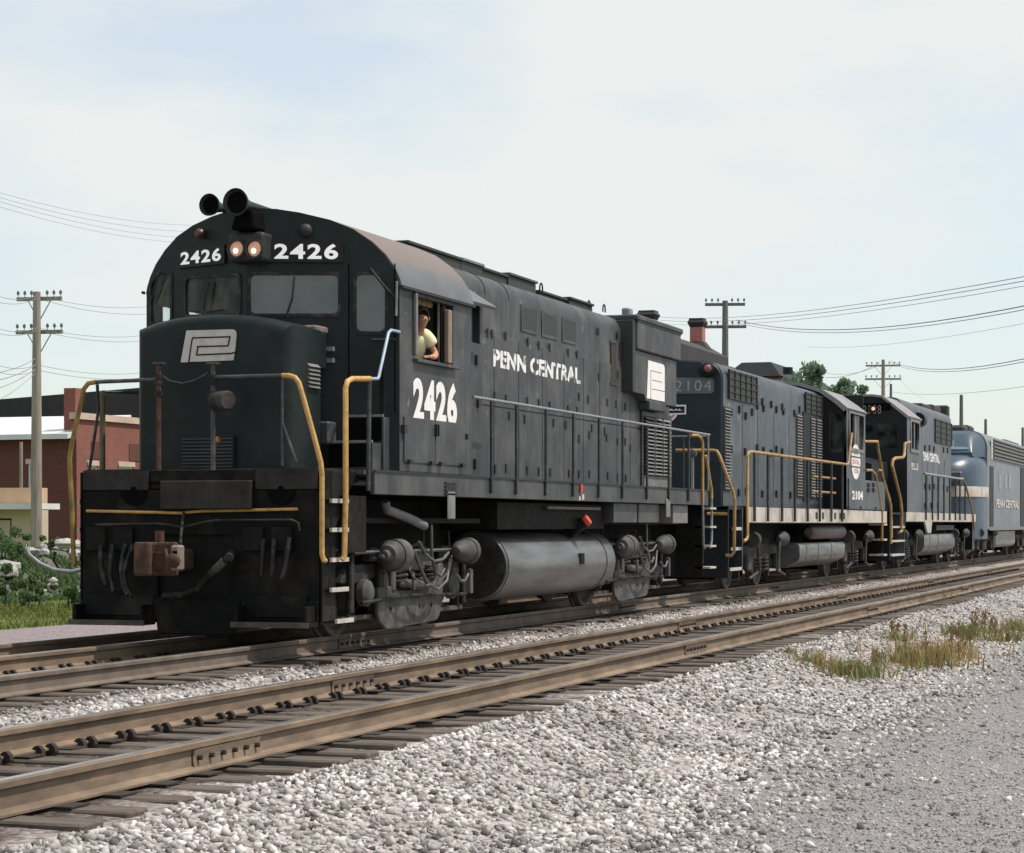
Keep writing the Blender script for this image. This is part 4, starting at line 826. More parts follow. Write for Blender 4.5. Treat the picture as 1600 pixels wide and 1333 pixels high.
# panel seams: raised door panels with recessed gaps
seams = [5.62, 6.35, 6.98, 8.05, 9.15, 10.2, 11.2, 12.1, 13.1, 13.9]
xs_ = [CX1+.03]+seams+[14.55]
for i, (a, b_) in enumerate(zip(xs_, xs_[1:])):
    MB().box(a+.012, b_-.012, -YH-.016, -YH-.001, 1.93, 2.86+.02).build('hood_door', M['black'], LG, bevel=.004)
    top = 4.33 if i not in (0, 3, 4, 5) else 3.95
    MB().box(a+.012, b_-.012, -YH-.016, -YH-.001, 2.90, 3.86 if i else 3.55).build('hood_door', M['black'], LG, bevel=.004)
for px in (728+30, 795):                             # body bands over the roof
    x = S(px, 440, -.95).x; bd = [(p[1]*1.006, p[2]+.006) for p in hood_ring(0)][1:-1]
    MB().loft([[(x-.012, y, z) for y, z in bd]+[(x-.012, y*.98, z-.03) for y, z in bd[::-1]], [(x+.012, y, z) for y, z in bd]+[(x+.012, y*.98, z-.03) for y, z in bd[::-1]]]).build('roof_band', M['latch'], LG)
lt0 = MB().box(-.03, .03, -.010, 0.004, -.06, .06).build('door_latch', M['latch'], LG); lpos = []
LAT = [(762, 520), (769, 522), (790, 525), (825, 534), (842, 540), (859, 543), (888, 551), (902, 554), (935, 518), (965, 524), (965, 585), (936, 589), (733, 546), (747, 548), (752, 552), (905, 620), (919, 624), (949, 629), (963, 632), (977, 636),
       (728, 643), (796, 650), (820, 655), (865, 661), (884, 664), (925, 669), (921, 680), (945, 674), (948, 684), (905, 686), (965, 690), (977, 690), (985, 700), (735, 729), (749, 731), (791, 732), (824, 735), (842, 737), (860, 738), (889, 740), (905, 741), (921, 741), (950, 743), (965, 746), (978, 747), (774, 733), (752, 616), (791, 624), (824, 627), (842, 630), (859, 634), (888, 640), (902, 642), (773, 619), (733, 615)]
for px, py in LAT:
    p = S(px, py, -YH-.02); l = p-Vec((8.5, 0, 0)); lpos.append(l)
lt0.data.transform(Matrix.Translation(Vec((8.5, 0, 0)))); lt0.location = lpos[0]; clone(lt0, LG, lpos[1:])
for q in ([(815, 489), (837, 494), (837, 466), (815, 459)], [(847, 502), (868, 507), (868, 479), (847, 473)], [(879, 509), (898, 513), (898, 486), (879, 481)]):
    p = quad(pHS, *q); a, b_ = p[0][0], p[1][0]; o_ = plate('intake_screen', pHS, [(a, 4.06), (b_, 4.06), (b_, 4.36), (a, 4.36)], [], .012, M['screen'], LG, .012)
    plate('screen_frame', pHS, [(a-.04, 4.02), (b_+.04, 4.02), (b_+.04, 4.40), (a-.04, 4.40)], [[(a, 4.06), (b_, 4.06), (b_, 4.36), (a, 4.36)]], .02, M['black'], o_, .014)
# recess behind the cab with its hood
ra, rb = CX1+.04, S(748, 500, -YC+.25).x
MB().box(CX1+.02, 5.55, -1.30, -YH-.002, ZT+.01, 3.62).build('cab_wing', M['black'], LG, bevel=.006)
MB().box(CX1+.06, 5.42, -1.22, -YH-.02, 3.625, 4.15).build('filter_opening', M['screen'], LG)
MB().add([(CX1+.02, -.96, 4.45), (5.50, -.96, 4.45), (5.62, -1.48, 4.10), (CX1+.02, -1.48, 4.10), (CX1+.02, -.96, 4.41), (5.50, -.96, 4.41), (5.62, -1.46, 4.06), (CX1+.02, -1.46, 4.06)], [(0, 1, 2, 3), (4, 5, 6, 7), (0, 1, 5, 4), (1, 2, 6, 5), (2, 3, 7, 6), (3, 0, 4, 7)]).build('filter_visor', M['cabroof'], LG)
MB().box(5.45, 5.55, -1.30, -YH-.01, 3.625, 4.2).build('filter_post', M['black'], LG)
for i in range(4): MB().box(4.62, 4.86, -1.34, -1.301, 3.02+.075*i, 3.055+.075*i).build('wing_louver', M['louver'], LG)
for xx, zz in ((4.5, 3.38), (5.1, 3.42), (5.3, 3.4), (4.42, 2.62), (4.6, 2.05), (5.25, 2.06), (5.36, 2.86)): MB().box(xx-.035, xx+.035, -1.33, -1.301, zz-.065, zz+.065).build('door_latch', M['latch'], LG)
MB().box(4.98, 4.996, -1.303, -1.301, 1.95, 3.5).build('door_seam', M['hole'], LG)
# rear window slot, small louvre
p = quad(pHS, (952, 602), (963, 603), (963, 534), (952, 531)); MB().box(p[0][0]+.05, p[1][0]-.08, -YH-.02, -YH-.002, 3.58, 4.2).build('slot_window', mat('brown slot', (.03, .024, .016), .7), LG)
MB().box(p[0][0], p[1][0]-.03, -YH-.03, -YH-.021, 3.53, 3.57).build('slot_frame', M['black'], LG); MB().box(p[0][0], p[1][0]-.03, -YH-.03, -YH-.021, 4.21, 4.25).build('slot_frame', M['black'], LG)
for i in range(6): MB().box(13.25, 13.7, -YH-.025, -YH-.017, 4.0+.05*i, 4.02+.05*i).build('small_louver', M['latch'], LG)
text('road_name', 'PENN CENTRAL', pHS, S(769, 560, -YH).x, 3.435, S(905, 580, -YH).x-S(769, 560, -YH).x, .245, M['flaky'], LG, bold=.045, off=.018, space=1.05)
# roof equipment
for a, b_, hw, z1_, m_ in ((4.6, 6.6, .62, 4.89, 'screen'), (6.62, 7.5, .62, 4.90, 'louver'), (7.52, 8.6, .60, 4.87, 'screen'), (8.62, 9.9, .62, 4.91, 'black'), (10.4, 11.8, .5, 4.84, 'screen'), (11.82, 13.1, .55, 4.87, 'latch')):
    o_ = MB().box(a, b_, -hw, hw, 4.70, z1_-.04).build('roof_hatch', M['screen'], LG, bevel=.01); MB().box(a-.01, b_+.01, -hw-.03, hw+.03, z1_-.038, z1_).build('hatch_lid', M[m_], o_, bevel=.006)
for x, y in ((10.15, -.62), (12.9, -.55), (13.6, -.6)): MB().tube([(x, y+.07*math.cos(a), 4.78+.07*math.sin(a)) if 0 else (x+.07*math.cos(a), y, 4.82+.09*math.sin(a)) for a in [i*math.pi/8 for i in range(-1, 10)]], .013, 6).build('lifting_eye', M['latch'], LG)
MB().lathe((13.55, 0, 4.72), (0, 0, 1), [(0, .28), (.12, .28), (.14, .22), (.0, .2)], 18).build('exhaust_stack', M['latch'], LG, smooth=40)
# radiator section
def box_s(n_, x0, x1, y, z0, z1, m_, b_=.012): 
    mb = MB()
    mb.box(x0, x1, -y, y, z0, z1); return mb.build(n_, M[m_], LG, bevel=b_)
RW, RS_ = 1.18, 1.13
rx0, rx1 = S(996, 520, -RW).x, S(1064, 540, -RW).x; ux0, ux1 = S(988, 600, -RS_).x, S(1057, 600, -RS_).x
rz1 = S(1030, 511, -RW).z; rz0 = S(1030, 555, -RW).z; uz = [S(px, py, -RS_).z for px, py in ((995, 614), (1007, 617), (1010, 627), (1055, 636))]
box_s('radiator_box', rx0, rx1, RW, rz0, rz1, 'black', .02)
box_s('radiator_roof', rx0-.05, rx1+.06, RW+.03, rz1, rz1+.09, 'black', .02)
box_s('radiator_front_screen', ux0-.03, rx0-.002, RW-.03, uz[0], rz1-.005, 'screen', .01)
mbx = MB(); mbx.prism([(ux0, uz[0]), (S(1007, 615, -RS_).x, uz[1]), (S(1010, 627, -RS_).x, uz[2]), (ux1, uz[3]), (ux1, rz0-.002), (ux0, rz0-.002)], 'y', -RS_, RS_); mbx.build('radiator_side', M['black'], LG, bevel=.012)
MB().box(S(1017, 640, -RW).x, S(1043, 640, -RW).x, -RW+.02, -.9, uz[3]-.13, uz[3]+.02).build('radiator_drain', M['black'], LG, bevel=.01)
MB().box(S(979, 500, -.75).x, S(985, 500, -.75).x, -.80, -.66, 4.5, S(981, 483, -.7).z).build('vent_pipe', M['railgrey'], LG, bevel=.02)
MB().box(rx0, rx1, -RW-.012, -RW-.001, rz1-.025, rz1-.002).build('box_trim', M['latch'], LG)
pRS = Plane((0, -RS_), (1, -RS_))
lo_ = pRS.uv(1010, 625); hi_ = pRS.uv(1038, 566); X0 = S(1010, 600, -RS_).x; X1 = S(1038, 600, -RS_).x; Z0, Z1 = S(1024, 625, -RS_).z, S(1024, 566, -RS_).z
hp = [(0, 0), (.09, 1), (.93, .99), (1, .93), (1, 0)]
hp = [(X0+(X1-X0)*a, Z0+(Z1-Z0)*b_) for a, b_ in hp]
hd = plate('side_herald', pRS, rpoly(hp, [0, 0, .06, .06, 0], 4), [], .006, M['white'], LG, .008)
dx_, dz_ = X1-X0, Z1-Z0
for a, b_, c_, d_ in ((.20, .74, .84, .755), (.28, .50, .84, .515), (.28, .265, 1.0, .28)): MB().ppoly(pRS, [(X0+dx_*a, Z0+dz_*b_), (X0+dx_*c_, Z0+dz_*b_), (X0+dx_*c_, Z0+dz_*d_), (X0+dx_*a, Z0+dz_*d_)], .0081, .0105).build('herald_line', M['black'], hd)
MB().ppoly(pRS, [(X0+dx_*.20, Z0), (X0+dx_*.22, Z0), (X0+dx_*.225, Z0+dz_*.755), (X0+dx_*.205, Z0+dz_*.755)], .0081, .0101).build('herald_line', M['black'], hd)
# end louvre bank
LX0, LX1 = S(1006, 700, -1.0).x, S(1045, 700, -1.0).x; LY = 1.0
MB().box(LX0-.1, 16.5, -LY, -YH-.001, ZT+.01, 3.2).build('shutter_frame', M['black'], LG, bevel=.006); MB().box(LX0, LX1, -LY-.006, -LY-.001, 2.12, 3.12).build('shutter_back', M['hole'], LG)
s0 = MB().add([(LX0, -LY-.012, 0), (LX1, -LY-.012, 0), (LX1, -LY-.05, -.035), (LX0, -LY-.05, -.035), (LX0, -LY-.012, -.006), (LX1, -LY-.012, -.006), (LX1, -LY-.05, -.041), (LX0, -LY-.05, -.041)], [(0, 1, 2, 3), (4, 5, 6, 7), (0, 1, 5, 4), (1, 2, 6, 5), (2, 3, 7, 6), (3, 0, 4, 7)]).build('shutter_slat', M['louver'], LG); s0.location.z = 2.17
clone(s0, LG, [(0, 0, 2.17+.0625*i) for i in range(1, 16)])
for f in (.35, .68): MB().box(LX0+(LX1-LX0)*f-.012, LX0+(LX1-LX0)*f+.012, -LY-.056, -LY-.012, 2.12, 3.12).build('shutter_bar', M['louver'], LG)
MB().box(LX0, LX1, -LY-.01, -LY-.001, 1.92, 2.10).build('shutter_panel', M['louver'], LG)
# --- handrails
YR = 1.60
hr = MB().tube([(CX1+.06, -YR, 2.87), (16.85, -YR, 2.87)], .02, 8).build('handrail', M['railgrey'], LG, smooth=50)
MB().tube([(CX1+.06, YR, 2.87), (16.85, YR, 2.87)], .02, 8).build('handrail', M['railgrey'], LG, smooth=50)
for px in (768, 807, 853, 896, 936, 973, 1011, 1045, 1076):
    x = S(px, 660, -YR).x; st = MB().tube([(x, -YR, 2.865), (x, -YR, ZB+.06)], .022, 8).build('stanchion', M['railblack'], LG, smooth=50)
    for z in (1.86, 1.72): MB().box(x-.03, x+.03, -YR+.0, -YS-.031, z-.02, z+.02).build('foot_bolt', M['latch'], st)
for x in (16.75,): MB().tube([(x, -YR, 2.87), (x, -YR, ZT)], .018, 8).build('stanchion', M['railgrey'], LG, smooth=50)
yel = [(px, py, X) for px, py, X in ((538, 872, .40), (536, 868, .38), (540, 800, .40), (541, 700, .40), (541, 605, .40), (544, 595, .42), (551, 592, .52), (560, 592, .70), (577, 592, 1.0))]
MB().tube([S(534, 875, -1.58), S(538, 868, -1.60), S(540, 780, -1.60), S(540, 606, -1.60), S(543, 596, -1.60), S(550, 592, -1.60), S(578, 592, -1.60)], .031, 10).build('yellow_handrail', M['yellow'], LG, smooth=50)
MB().tube([S(577, 592, -1.60), S(590, 592, -1.60), S(592, 588, -1.60), S(607, 520, -1.60), S(611, 516, -1.60), S(624, 519, -1.60)], .019, 8).build('cab_grab_pole', M['bluegrip'], LG, smooth=50)
MB().tube([S(577, 592, -1.585), S(575, 767, -1.585)], .028, 8).build('corner_post', M['railblack'], LG, smooth=50)
fx = -.12
MB().tube([F(441, 587, fx), F(452, 587, fx), F(461, 590, fx), F(467, 598, fx), F(474, 622, fx), F(490, 680, fx), F(501, 722, fx), F(503, 740, fx), F(503, 800, fx), F(503, 866, fx), F(506, 876, fx), F(508, 876, fx+.05)], .028, 10).build('yellow_handrail', M['yellow'], LG, smooth=50)
MB().tube([F(333, 590, fx), F(441, 587, fx)], .024, 8).build('front_rail', M['railblack'], LG, smooth=50)
MB().tube([F(248, 593, fx), F(150, 597, fx)], .022, 8).build('front_rail', M['railblack'], LG, smooth=50)
MB().tube([F(150, 597, fx), F(138, 599, fx), F(131, 608, fx), F(124, 640, fx), F(113, 690, fx), F(109, 715, fx), F(110, 745, fx), F(113, 800, fx), F(115, 880, fx), F(119, 882, fx)], .027, 10).build('yellow_handrail', mat('dirty dark yellow paint', (.26, .16, .03), .6, var=.4, scale=6, dirt=(.06, .045, .02), dirt_amt=.5, dirt_scale=5), LG, smooth=50)
sr_ = F(160, 610, .9)
MB().tube([F(160, 735, .7), F(160, 611, .7)], .035, 8).build('side_post', mat('olive worn post', (.10, .085, .035), .6, var=.4, scale=6), LG, smooth=50)
MB().tube([F(152, 600, .0), F(154, 640, .3), F(139, 738, .45)], .018, 8).build('side_brace', M['railblack'], LG); MB().tube([F(156, 640, .1), F(156, 690, .2)], .0, 6) 
MB().tube([F(160, 612, .7), F(215, 614, 1.2)], .018, 6).build('side_rail', M['railblack'], LG)
for px, lo in ((248, 735), (333, 735)):
    f0, f1 = F(px, 568, fx), F(px, lo, fx); sr1 = MB().tube([f0, (fx, f1.y, ZT-.02)], .027, 8).build('front_stanchion', M['railblack' if px > 300 else 'rust'], LG, smooth=50)
    MB().box(fx-.05, fx+.05, f0.y-.06, f0.y+.06, f0.z-.01, f0.z+.012).build('stanchion_cap', M['railblack'], sr1)
    for dz in (.14, .2, .32): MB().tube([(fx, f0.y, f0.z-dz-.03), (fx, f0.y, f0.z-dz+.02)], .043, 10).build('stanchion_collar', M['truckdark'], sr1, smooth=40)
ch = [F(252, 586, fx), F(265, 595, fx), F(285, 599, fx), F(305, 594, fx), F(326, 582, fx)]
MB().tube(ch, .008, 6).build('safety_chain', M['railblack'], LG)
c_ = F(349, 627, fx); MB().lathe((fx-.0, c_.y+.09, c_.z), (-.55, -.83, 0), [(0, .105), (.24, .105), (.26, .09)], 18).build('cable_receptacle', M['truckdark'], LG, smooth=40)
MB().tube([F(441, 590, fx+.03), F(441, 662, fx+.03), F(441, 728, fx+.03)], .017, 6).build('rail_support', M['railblack'], LG); MB().tube([F(441, 660, fx+.03), F(463, 722, fx+.03)], .015, 6).build('rail_support', M['railblack'], LG)
# rear end rails
MB().tube([(16.9, -1.55, 2.85), (16.95, -1.5, 2.85), (16.95, 1.5, 2.85)], .018, 8).build('end_rail', M['railgrey'], LG)
for yy in (-1.45, -1.1, -.4, .4): MB().tube([(16.95, yy, 2.85), (16.95, yy, .6 if yy < -1.0 else ZT-.1)], .018, 8).build('end_post', M['railblack'], LG)
for upper, lower in (([(1080, 680), (1090, 680), (1095, 684), (1098, 692), (1098, 790)], [(1098, 791), (1099, 850), (1101, 857)]), ([(1103, 712), (1112, 766), (1112, 780)], [(1112, 781), (1112, 845), (1110, 856)])):
    lr = MB().tube([S(px, py, -1.60) for px, py in upper], .024, 8).build('ladder_rail', M['yellow'], LG, smooth=50); MB().tube([S(px, py, -1.60) for px, py in lower], .022, 8).build('lower_rail', M['railgrey'], lr, smooth=50)
for z in (.5, .88, 1.22, 1.55): MB().box(16.75, 17.2, -1.64, -1.35, z, z+.035).build('ladder_step', M['step'], LG)
MB().box(16.75, 16.79, -1.5, -1.0, .35, 1.6).build('rear_step_plate', M['under'], LG)
cr_ = MB().box(16.85, 17.55, -.12, .12, .80, 1.02).build('rear_coupler', M['rust'], LG, bevel=.02); MB().box(17.4, 17.65, -.22, .2, .74, 1.1).build('rear_knuckle', M['rust'], cr_, bevel=.03)

# --- underframe: tank, reservoirs, boxes
TY, TR_, TZ = -.93, .465, .72
tx0, tx1 = S(793, 884, -1.39).x, S(958, 880, -1.35).x
for s_ in (-1, 1):
    tk = MB().lathe((tx0, s_*.93, TZ), (1, 0, 0), [(0, TR_-.02), (.02, TR_), (tx1-tx0-.02, TR_), (tx1-tx0, TR_-.02)], 40).build('fuel_tank', M['tank'], LG, smooth=30)
    for xx in (tx1-.5, tx0+.03): MB().lathe((xx, s_*.93, TZ), (1, 0, 0), [(0, TR_), (0, TR_+.012), (.06, TR_+.012), (.06, TR_)], 40, False).build('tank_band', M['tank'], tk, smooth=30)
    if s_ < 0: MB().lathe((tx0-.004, -.93, TZ), (1, 0, 0), [(0, 0), (0, TR_-.035)], 40, False).build('tank_end', M['truckdark'], tk)
ff = S(886, 845, -1.2); fl = MB().obox((ff.x+.1, -1.05, 1.05), (ff.x+.1, -1.45, 1.33), .16, .16).build('fuel_filler', M['under'], LG, bevel=.02)
MB().cyl((ff.x+.1, -1.45, 1.33), (ff.x+.1, -1.50, 1.365), .09, .08, 14).build('filler_cap', M['red'], fl, smooth=40)
MB().box(ff.x+.0, ff.x+.2, -1.41, -1.38, .70, .86).build('tank_gauge', M['under'], LG)
es = S(903, 768, -YS); MB().box(es.x-.04, es.x+.04, -YS-.06, -YS-.031, ZB+.12, ZB+.24).build('fuel_cutoff', M['red'], LG); MB().box(es.x+.10, es.x+.2, -YS-.034, -YS-.031, ZB+.02, ZB+.1).build('small_decal', M['stripe'], LG); MB().box(es.x-.06, es.x+.03, -YS-.034, -YS-.031, ZB+.01, ZB+.07).build('small_decal', M['dull'], LG)
for a, b_ in ((959, 996), (998, 1030)):
    xa, xb = S(a, 810, -1.5).x, S(b_, 810, -1.5).x; MB().box(xa, xb-.02, -1.5, -.8, 1.31, ZB-.005).build('battery_box', M['louver' if 0 else 'black'], LG, bevel=.01)
xa = S(1052, 810, -1.5).x; MB().box(xa, xa+1.0, -1.5, -.8, 1.30, ZB-.005).build('battery_box', M['louver'], LG, bevel=.01)
for px, z0_, m_ in ((1040, 1.4, 'louver'), (700, 1.35, 'louver')):
    x = S(px, 800, -YS).x; MB().box(x-.13, x+.13, -YS-.05, -YS-.032, z0_, ZB+.08).build('jacking_bracket', M[m_], LG, bevel=.01)
x = S(700, 770, -YS).x
for i in range(4): MB().box(x-.2, x+.2, -YS-.05, -YS-.031, ZB+.02+.045*i, ZB+.04+.045*i).build('stencil_plate', M['latch'], LG)
pp_ = [Vec((S(602, 785, -1.3).x, -1.3, 1.55)), S(604, 796, -1.3), S(640, 810, -1.35), S(663, 822, -1.38)]
MB().tube(pp_, .055, 10).build('sand_pipe', M['louver'], LG, smooth=50)
MB().tube([(7.0, -1.2, 1.36), (13.0, -1.2, 1.36)], .05, 8).build('train_pipe', M['truckdark'], LG); MB().box(6.0, 11.0, -1.35, -.6, 1.22, 1.58).build('equipment_rack', M['under'], LG)
MB().box(8.0, 10.6, -1.42, -1.38, 1.50, 1.54).build('conduit', M['strdark'], LG)
MB().box(1.2, 5.6, -1.25, 1.25, 1.30, 1.36).build('bolster_plate', M['under'], LG); MB().box(11.2, 16.0, -1.25, 1.25, 1.28, 1.32).build('bolster_plate', M['under'], LG)

# --- trucks
def wheel_mesh(nm='wheel'):
    return MB().lathe((0, 0, 0), (0, -1, 0), [(-.07, .14), (-.07, .42), (-.07, .545), (-.035, .545), (-.03, .508), (.07, .50), (.072, .44), (.03, .40), (.03, .2), (.09, .17), (.09, .1), (.11, .09), (.11, 0)], 32).mesh(nm)
M['wheel'] = mat('dusty steel wheel', (.10, .085, .075), .7, .2, var=.3, scale=5)
WM = wheel_mesh(); WM.materials.append(M['wheel'])
for p in WM.polygons: p.use_smooth = True
WM.set_sharp_from_angle(angle=R(35))
cache = {}
def truck(loco, xc, wb, style, sides=(-1, 1), detail=True, flip=1, base_=None):
    B = base(loco)
    t = MB().box(xc-.35, xc+.35, -1.0, 1.0, .55, .85).build('truck', M['under'], loco, bevel=.02)   # bolster with the truck's pieces under it
    for k in (-1, 1): MB().box(xc+k*wb/4-.42, xc+k*wb/4+.42, -.6, .6, .18, .9).build('traction_motor', M['under'], t, bevel=.06)
    for ax in ((-wb/2, wb/2) if style != 'a1a' else (-wb/2, 0, wb/2)):
        MB().cyl((xc+ax, -1.05, .508), (xc+ax, 1.05, .508), .09, None, 10).build('axle', M['under'], t)
        for s_ in (-1, 1):
            o = finish(WM, 'wheel', None, t); o.location = Vec((xc+ax, s_*.7535, .508))-B
            if s_ > 0: o.rotation_euler.z = math.pi
    for s_ in sides:
        MB().box(xc-wb/2-.5, xc+wb/2+.5, min(s_*.90, s_*.98), max(s_*.90, s_*.98), .46, .98).build('dark_backing', M['under'], t)  # dark filler plate, added so the inside of the truck reads as shaded
        yo = s_*1.16; y0_, y1_ = min(yo, yo-s_*.13), max(yo, yo-s_*.13)
        W = wb/2
        if style == 'alco':
            MB().prism([(xc-W-.62, .62), (xc-W-.5, .80), (xc-W+.5, .86), (xc-.9, .93), (xc+.9, .93), (xc+W-.5, .86), (xc+W+.5, .80), (xc+W+.62, .62), (xc+W+.3, .60), (xc+W-.35, .66), (xc+.95, .72), (xc-.95, .72), (xc-W+.35, .66), (xc-W-.3, .60)], 'y', y0_, y1_).build('side_frame', M['truckdark'], t, bevel=.02)
            for k in (-1, 1): MB().box(xc+k*(W-.48)-.06, xc+k*(W-.48)+.06, y0_, y1_, .24, .72).build('pedestal', M['truckdark'], t, bevel=.015); MB().box(xc+k*(W+.40)-.05, xc+k*(W+.40)+.05, y0_, y1_, .24, .70).build('pedestal', M['truckdark'], t, bevel=.015); MB().box(xc+k*W-.55, xc+k*W+.55, y0_+.02, y1_-.02, .20, .25).build('pedestal_tie', M['truck'], t)
            yp0, yp1 = min(yo+s_*.015, yo+s_*.07), max(yo+s_*.015, yo+s_*.07)
            MB().prism(rpoly([(xc-1.12, .56), (xc-1.12, .18), (xc-.85, .05), (xc+.85, .10), (xc+1.02, .30), (xc+1.05, .80), (xc+.90, .80), (xc+.80, .62), (xc+.62, .53), (xc-.45, .50), (xc-.62, .56)], [.05, .1, .14, .1, .08, .03, .03, .08, .08, .08, .04], 4), 'y', yp0, yp1).build('equalizer_plate', M['truck'], t, bevel=.012)
            for q in (-.75, .2, .6): MB().cyl((xc+q, yo+s_*.07, .3), (xc+q, yo+s_*.085, .3), .022, None, 8).build('plate_bolt', M['truckdark'], t)
            MB().box(xc-.72, xc-.6, yo, yo+s_*.09, .5, .78).build('swing_link', M['truck'], t, bevel=.02)
            for q in (-.22, .28):
                sp_ = [(xc+q+.085*math.cos(a), yo-s_*.02+.085*math.sin(a), .50+.22*a/(2*math.pi*4.5)) for a in [i*math.pi/5 for i in range(46)]]
                MB().tube(sp_, .02, 5).build('coil_spring', M['truck'], t, smooth=60)
            for q in range(5): MB().box(xc+.45, xc+.85, yo+s_*.0, yo+s_*.06, .545+.04*q, .57+.04*q).build('leaf_spring', M['truckdark'], t)
            MB().tube([(xc-.55, yo+s_*.08, .60), (xc+.1, yo+s_*.1, .56), (xc+.55, yo+s_*.08, .57)], [.04, .07, .04], 10).build('snubber', M['truck'], t, smooth=50)
            MB().box(xc-.30, xc+.75, yo-s_*.03, yo+s_*.05, .72, .98).build('motor_cover', M['truck'], t, bevel=.03)
            for k, r_, z_, off in ((-1, .19, .93, -1.05), (1, .17, .95, 1.62)):      # brake cylinders
                xb = xc+k*0+off*1.0; yb = s_*1.36
                bc = MB().lathe((xb, yb, z_), (k*-1, 0, 0), ([(0, r_*.8), (.02, r_), (.12, r_), (.13, r_*.88), (.3, r_*.8), (.5, r_*.35), (.52, 0)] if k > 0 else [(-.24, r_*.3), (-.16, r_*.34), (-.15, r_*.62), (-.10, r_*.66), (-.02, r_*.92), (0, r_*.92), (0, r_), (.25, r_), (.27, r_*.85), (.28, 0)]), 22).build('brake_cylinder', M['truck'], t, smooth=40)
                MB().tube([(xb-k*.0, yb, z_), (xb+k*.22, yb, z_-.02), (xb+k*.34, yb+s_*.01, z_-.0)], .022, 8).build('brake_rod', M['truck'], bc)
            for k in (-1, 1):
                MB().lathe((xc+k*W, yo-s_*.02, .508), (0, s_, 0), [(0, .16), (.08, .16), (.10, .14), (.13, .09), (.14, 0)], 18).build('journal_box', M['truck'], t, smooth=40)
                MB().prism([(xc+k*(W-.62)-.05, .30), (xc+k*(W-.62)+.05, .30), (xc+k*(W-.60)+.05, .75), (xc+k*(W-.60)-.05, .75)], 'y', yo-.02, yo+.02).build('brake_lever', M['truck'], t)
                MB().prism(rpoly([(xc+k*(W-.70), .36), (xc+k*(W-.52), .30), (xc+k*(W-.50), .72), (xc+k*(W-.62), .74)], .04), 'y', yo-.06, yo+.03).build('brake_shoe', M['truck'], t, bevel=.01)
            MB().tube([(xc-W-.5, s_*1.26, .97), (xc+W+.5, s_*1.26, .97)], .022, 6).build('brake_pipe', M['steel'], t)
            MB().tube([(xc-W-.3, s_*1.27, .40), (xc-.3, s_*1.27, .44), (xc+W+.3, s_*1.27, .40)], .024, 6).build('brake_rigging', M['truckdark'], t)
            for k in (-1, 1):
                for e in (-1, 1):
                    MB().tube([(xc+k*W+e*.45, s_*.98, 1.2), (xc+k*W+e*.5, s_*1.0, .75), (xc+k*W+e*.56, s_*.86, .32), (xc+k*W+e*.5, s_*.76, .16)], .018, 6).build('sand_hose', M['rubber'], t, smooth=60)
                    MB().box(xc+k*W+e*.43-.05, xc+k*W+e*.43+.05, s_*1.19-.03, s_*1.19+.03, .28, .95).build('brake_lever', M['truckdark'], t, bevel=.015)
                MB().box(xc+k*(W-.25)-.2, xc+k*(W-.25)+.2, min(s_*1.1, s_*1.25), max(s_*1.1, s_*1.25), .86, 1.02).build('slack_adjuster', M['truckdark'], t, bevel=.03)
                for q in range(4): MB().lathe((xc+k*(W-.9), yo+s_*.03, .60+.055*q), (0, 0, 1), [(0, .09), (.02, .1), (.035, .09)], 14).build('spring_coil', M['truckdark'], t, smooth=40)
            for hz in (([(xc-.45, 1.42, .96), (xc-.3, 1.42, .8), (xc-.05, 1.43, .58), (xc+.3, 1.43, .50), (xc+.62, 1.43, .6), (xc+.75, 1.42, .86)]), ([(xc+.1, 1.42, 1.28), (xc+.12, 1.42, .92), (xc+.25, 1.42, .70), (xc+.42, 1.42, .66), (xc+.55, 1.42, .74)]), ([(xc-.5, 1.42, .72), (xc-.52, 1.43, .62), (xc-.5, 1.43, .52)]), ([(xc+1.0, 1.42, .66), (xc+1.15, 1.42, .58), (xc+1.3, 1.42, .58), (xc+1.45, 1.42, .68), (xc+1.48, 1.42, .72)]), ([(xc-.3, 1.42, 1.08), (xc-.1, 1.42, .93), (xc+.2, 1.42, .84), (xc+.5, 1.42, .86), (xc+.7, 1.42, .94)])):
                MB().tube([(a, s_*b_, c__) for a, b_, c__ in hz], .02, 7).build('hose', M['steel'], t, smooth=60)
            MB().box(xc+1.42, xc+1.52, s_*1.42-.03, s_*1.42+.03, .42, .72).build('hose_valve', M['truck'], t)
        else:
            MB().prism([(xc-W-.55, .62), (xc-W-.4, .84), (xc-.8, .90), (xc+.8, .90), (xc+W+.4, .84), (xc+W+.55, .62), (xc+W+.3, .55), (xc+W-.4, .60), (xc+.6, .30), (xc-.6, .30), (xc-W+.4, .60), (xc-W-.3, .55)], 'y', y0_, y1_).build('side_frame', M['truckdark'], t, bevel=.02)
            for k in ((-1, 1) if style != 'a1a' else (-1, 0, 1)):
                MB().box(xc+k*W-.16, xc+k*W+.16, yo-.02, yo+s_*.14, .36, .68).build('journal_box', M['trucklight'], t, bevel=.03)
                MB().box(xc+k*W-.42, xc+k*W-.34, y0_, y1_, .22, .62).build('pedestal', M['truckdark'], t)
            for q in (-.35, .35):
                sp_ = [(xc+q+.1*math.cos(a), yo+s_*.02+.1*math.sin(a), .32+.34*a/(2*math.pi*4.5)) for a in [i*math.pi/5 for i in range(46)]]
                MB().tube(sp_, .024, 5).build('coil_spring', M['trucklight'], t, smooth=60)
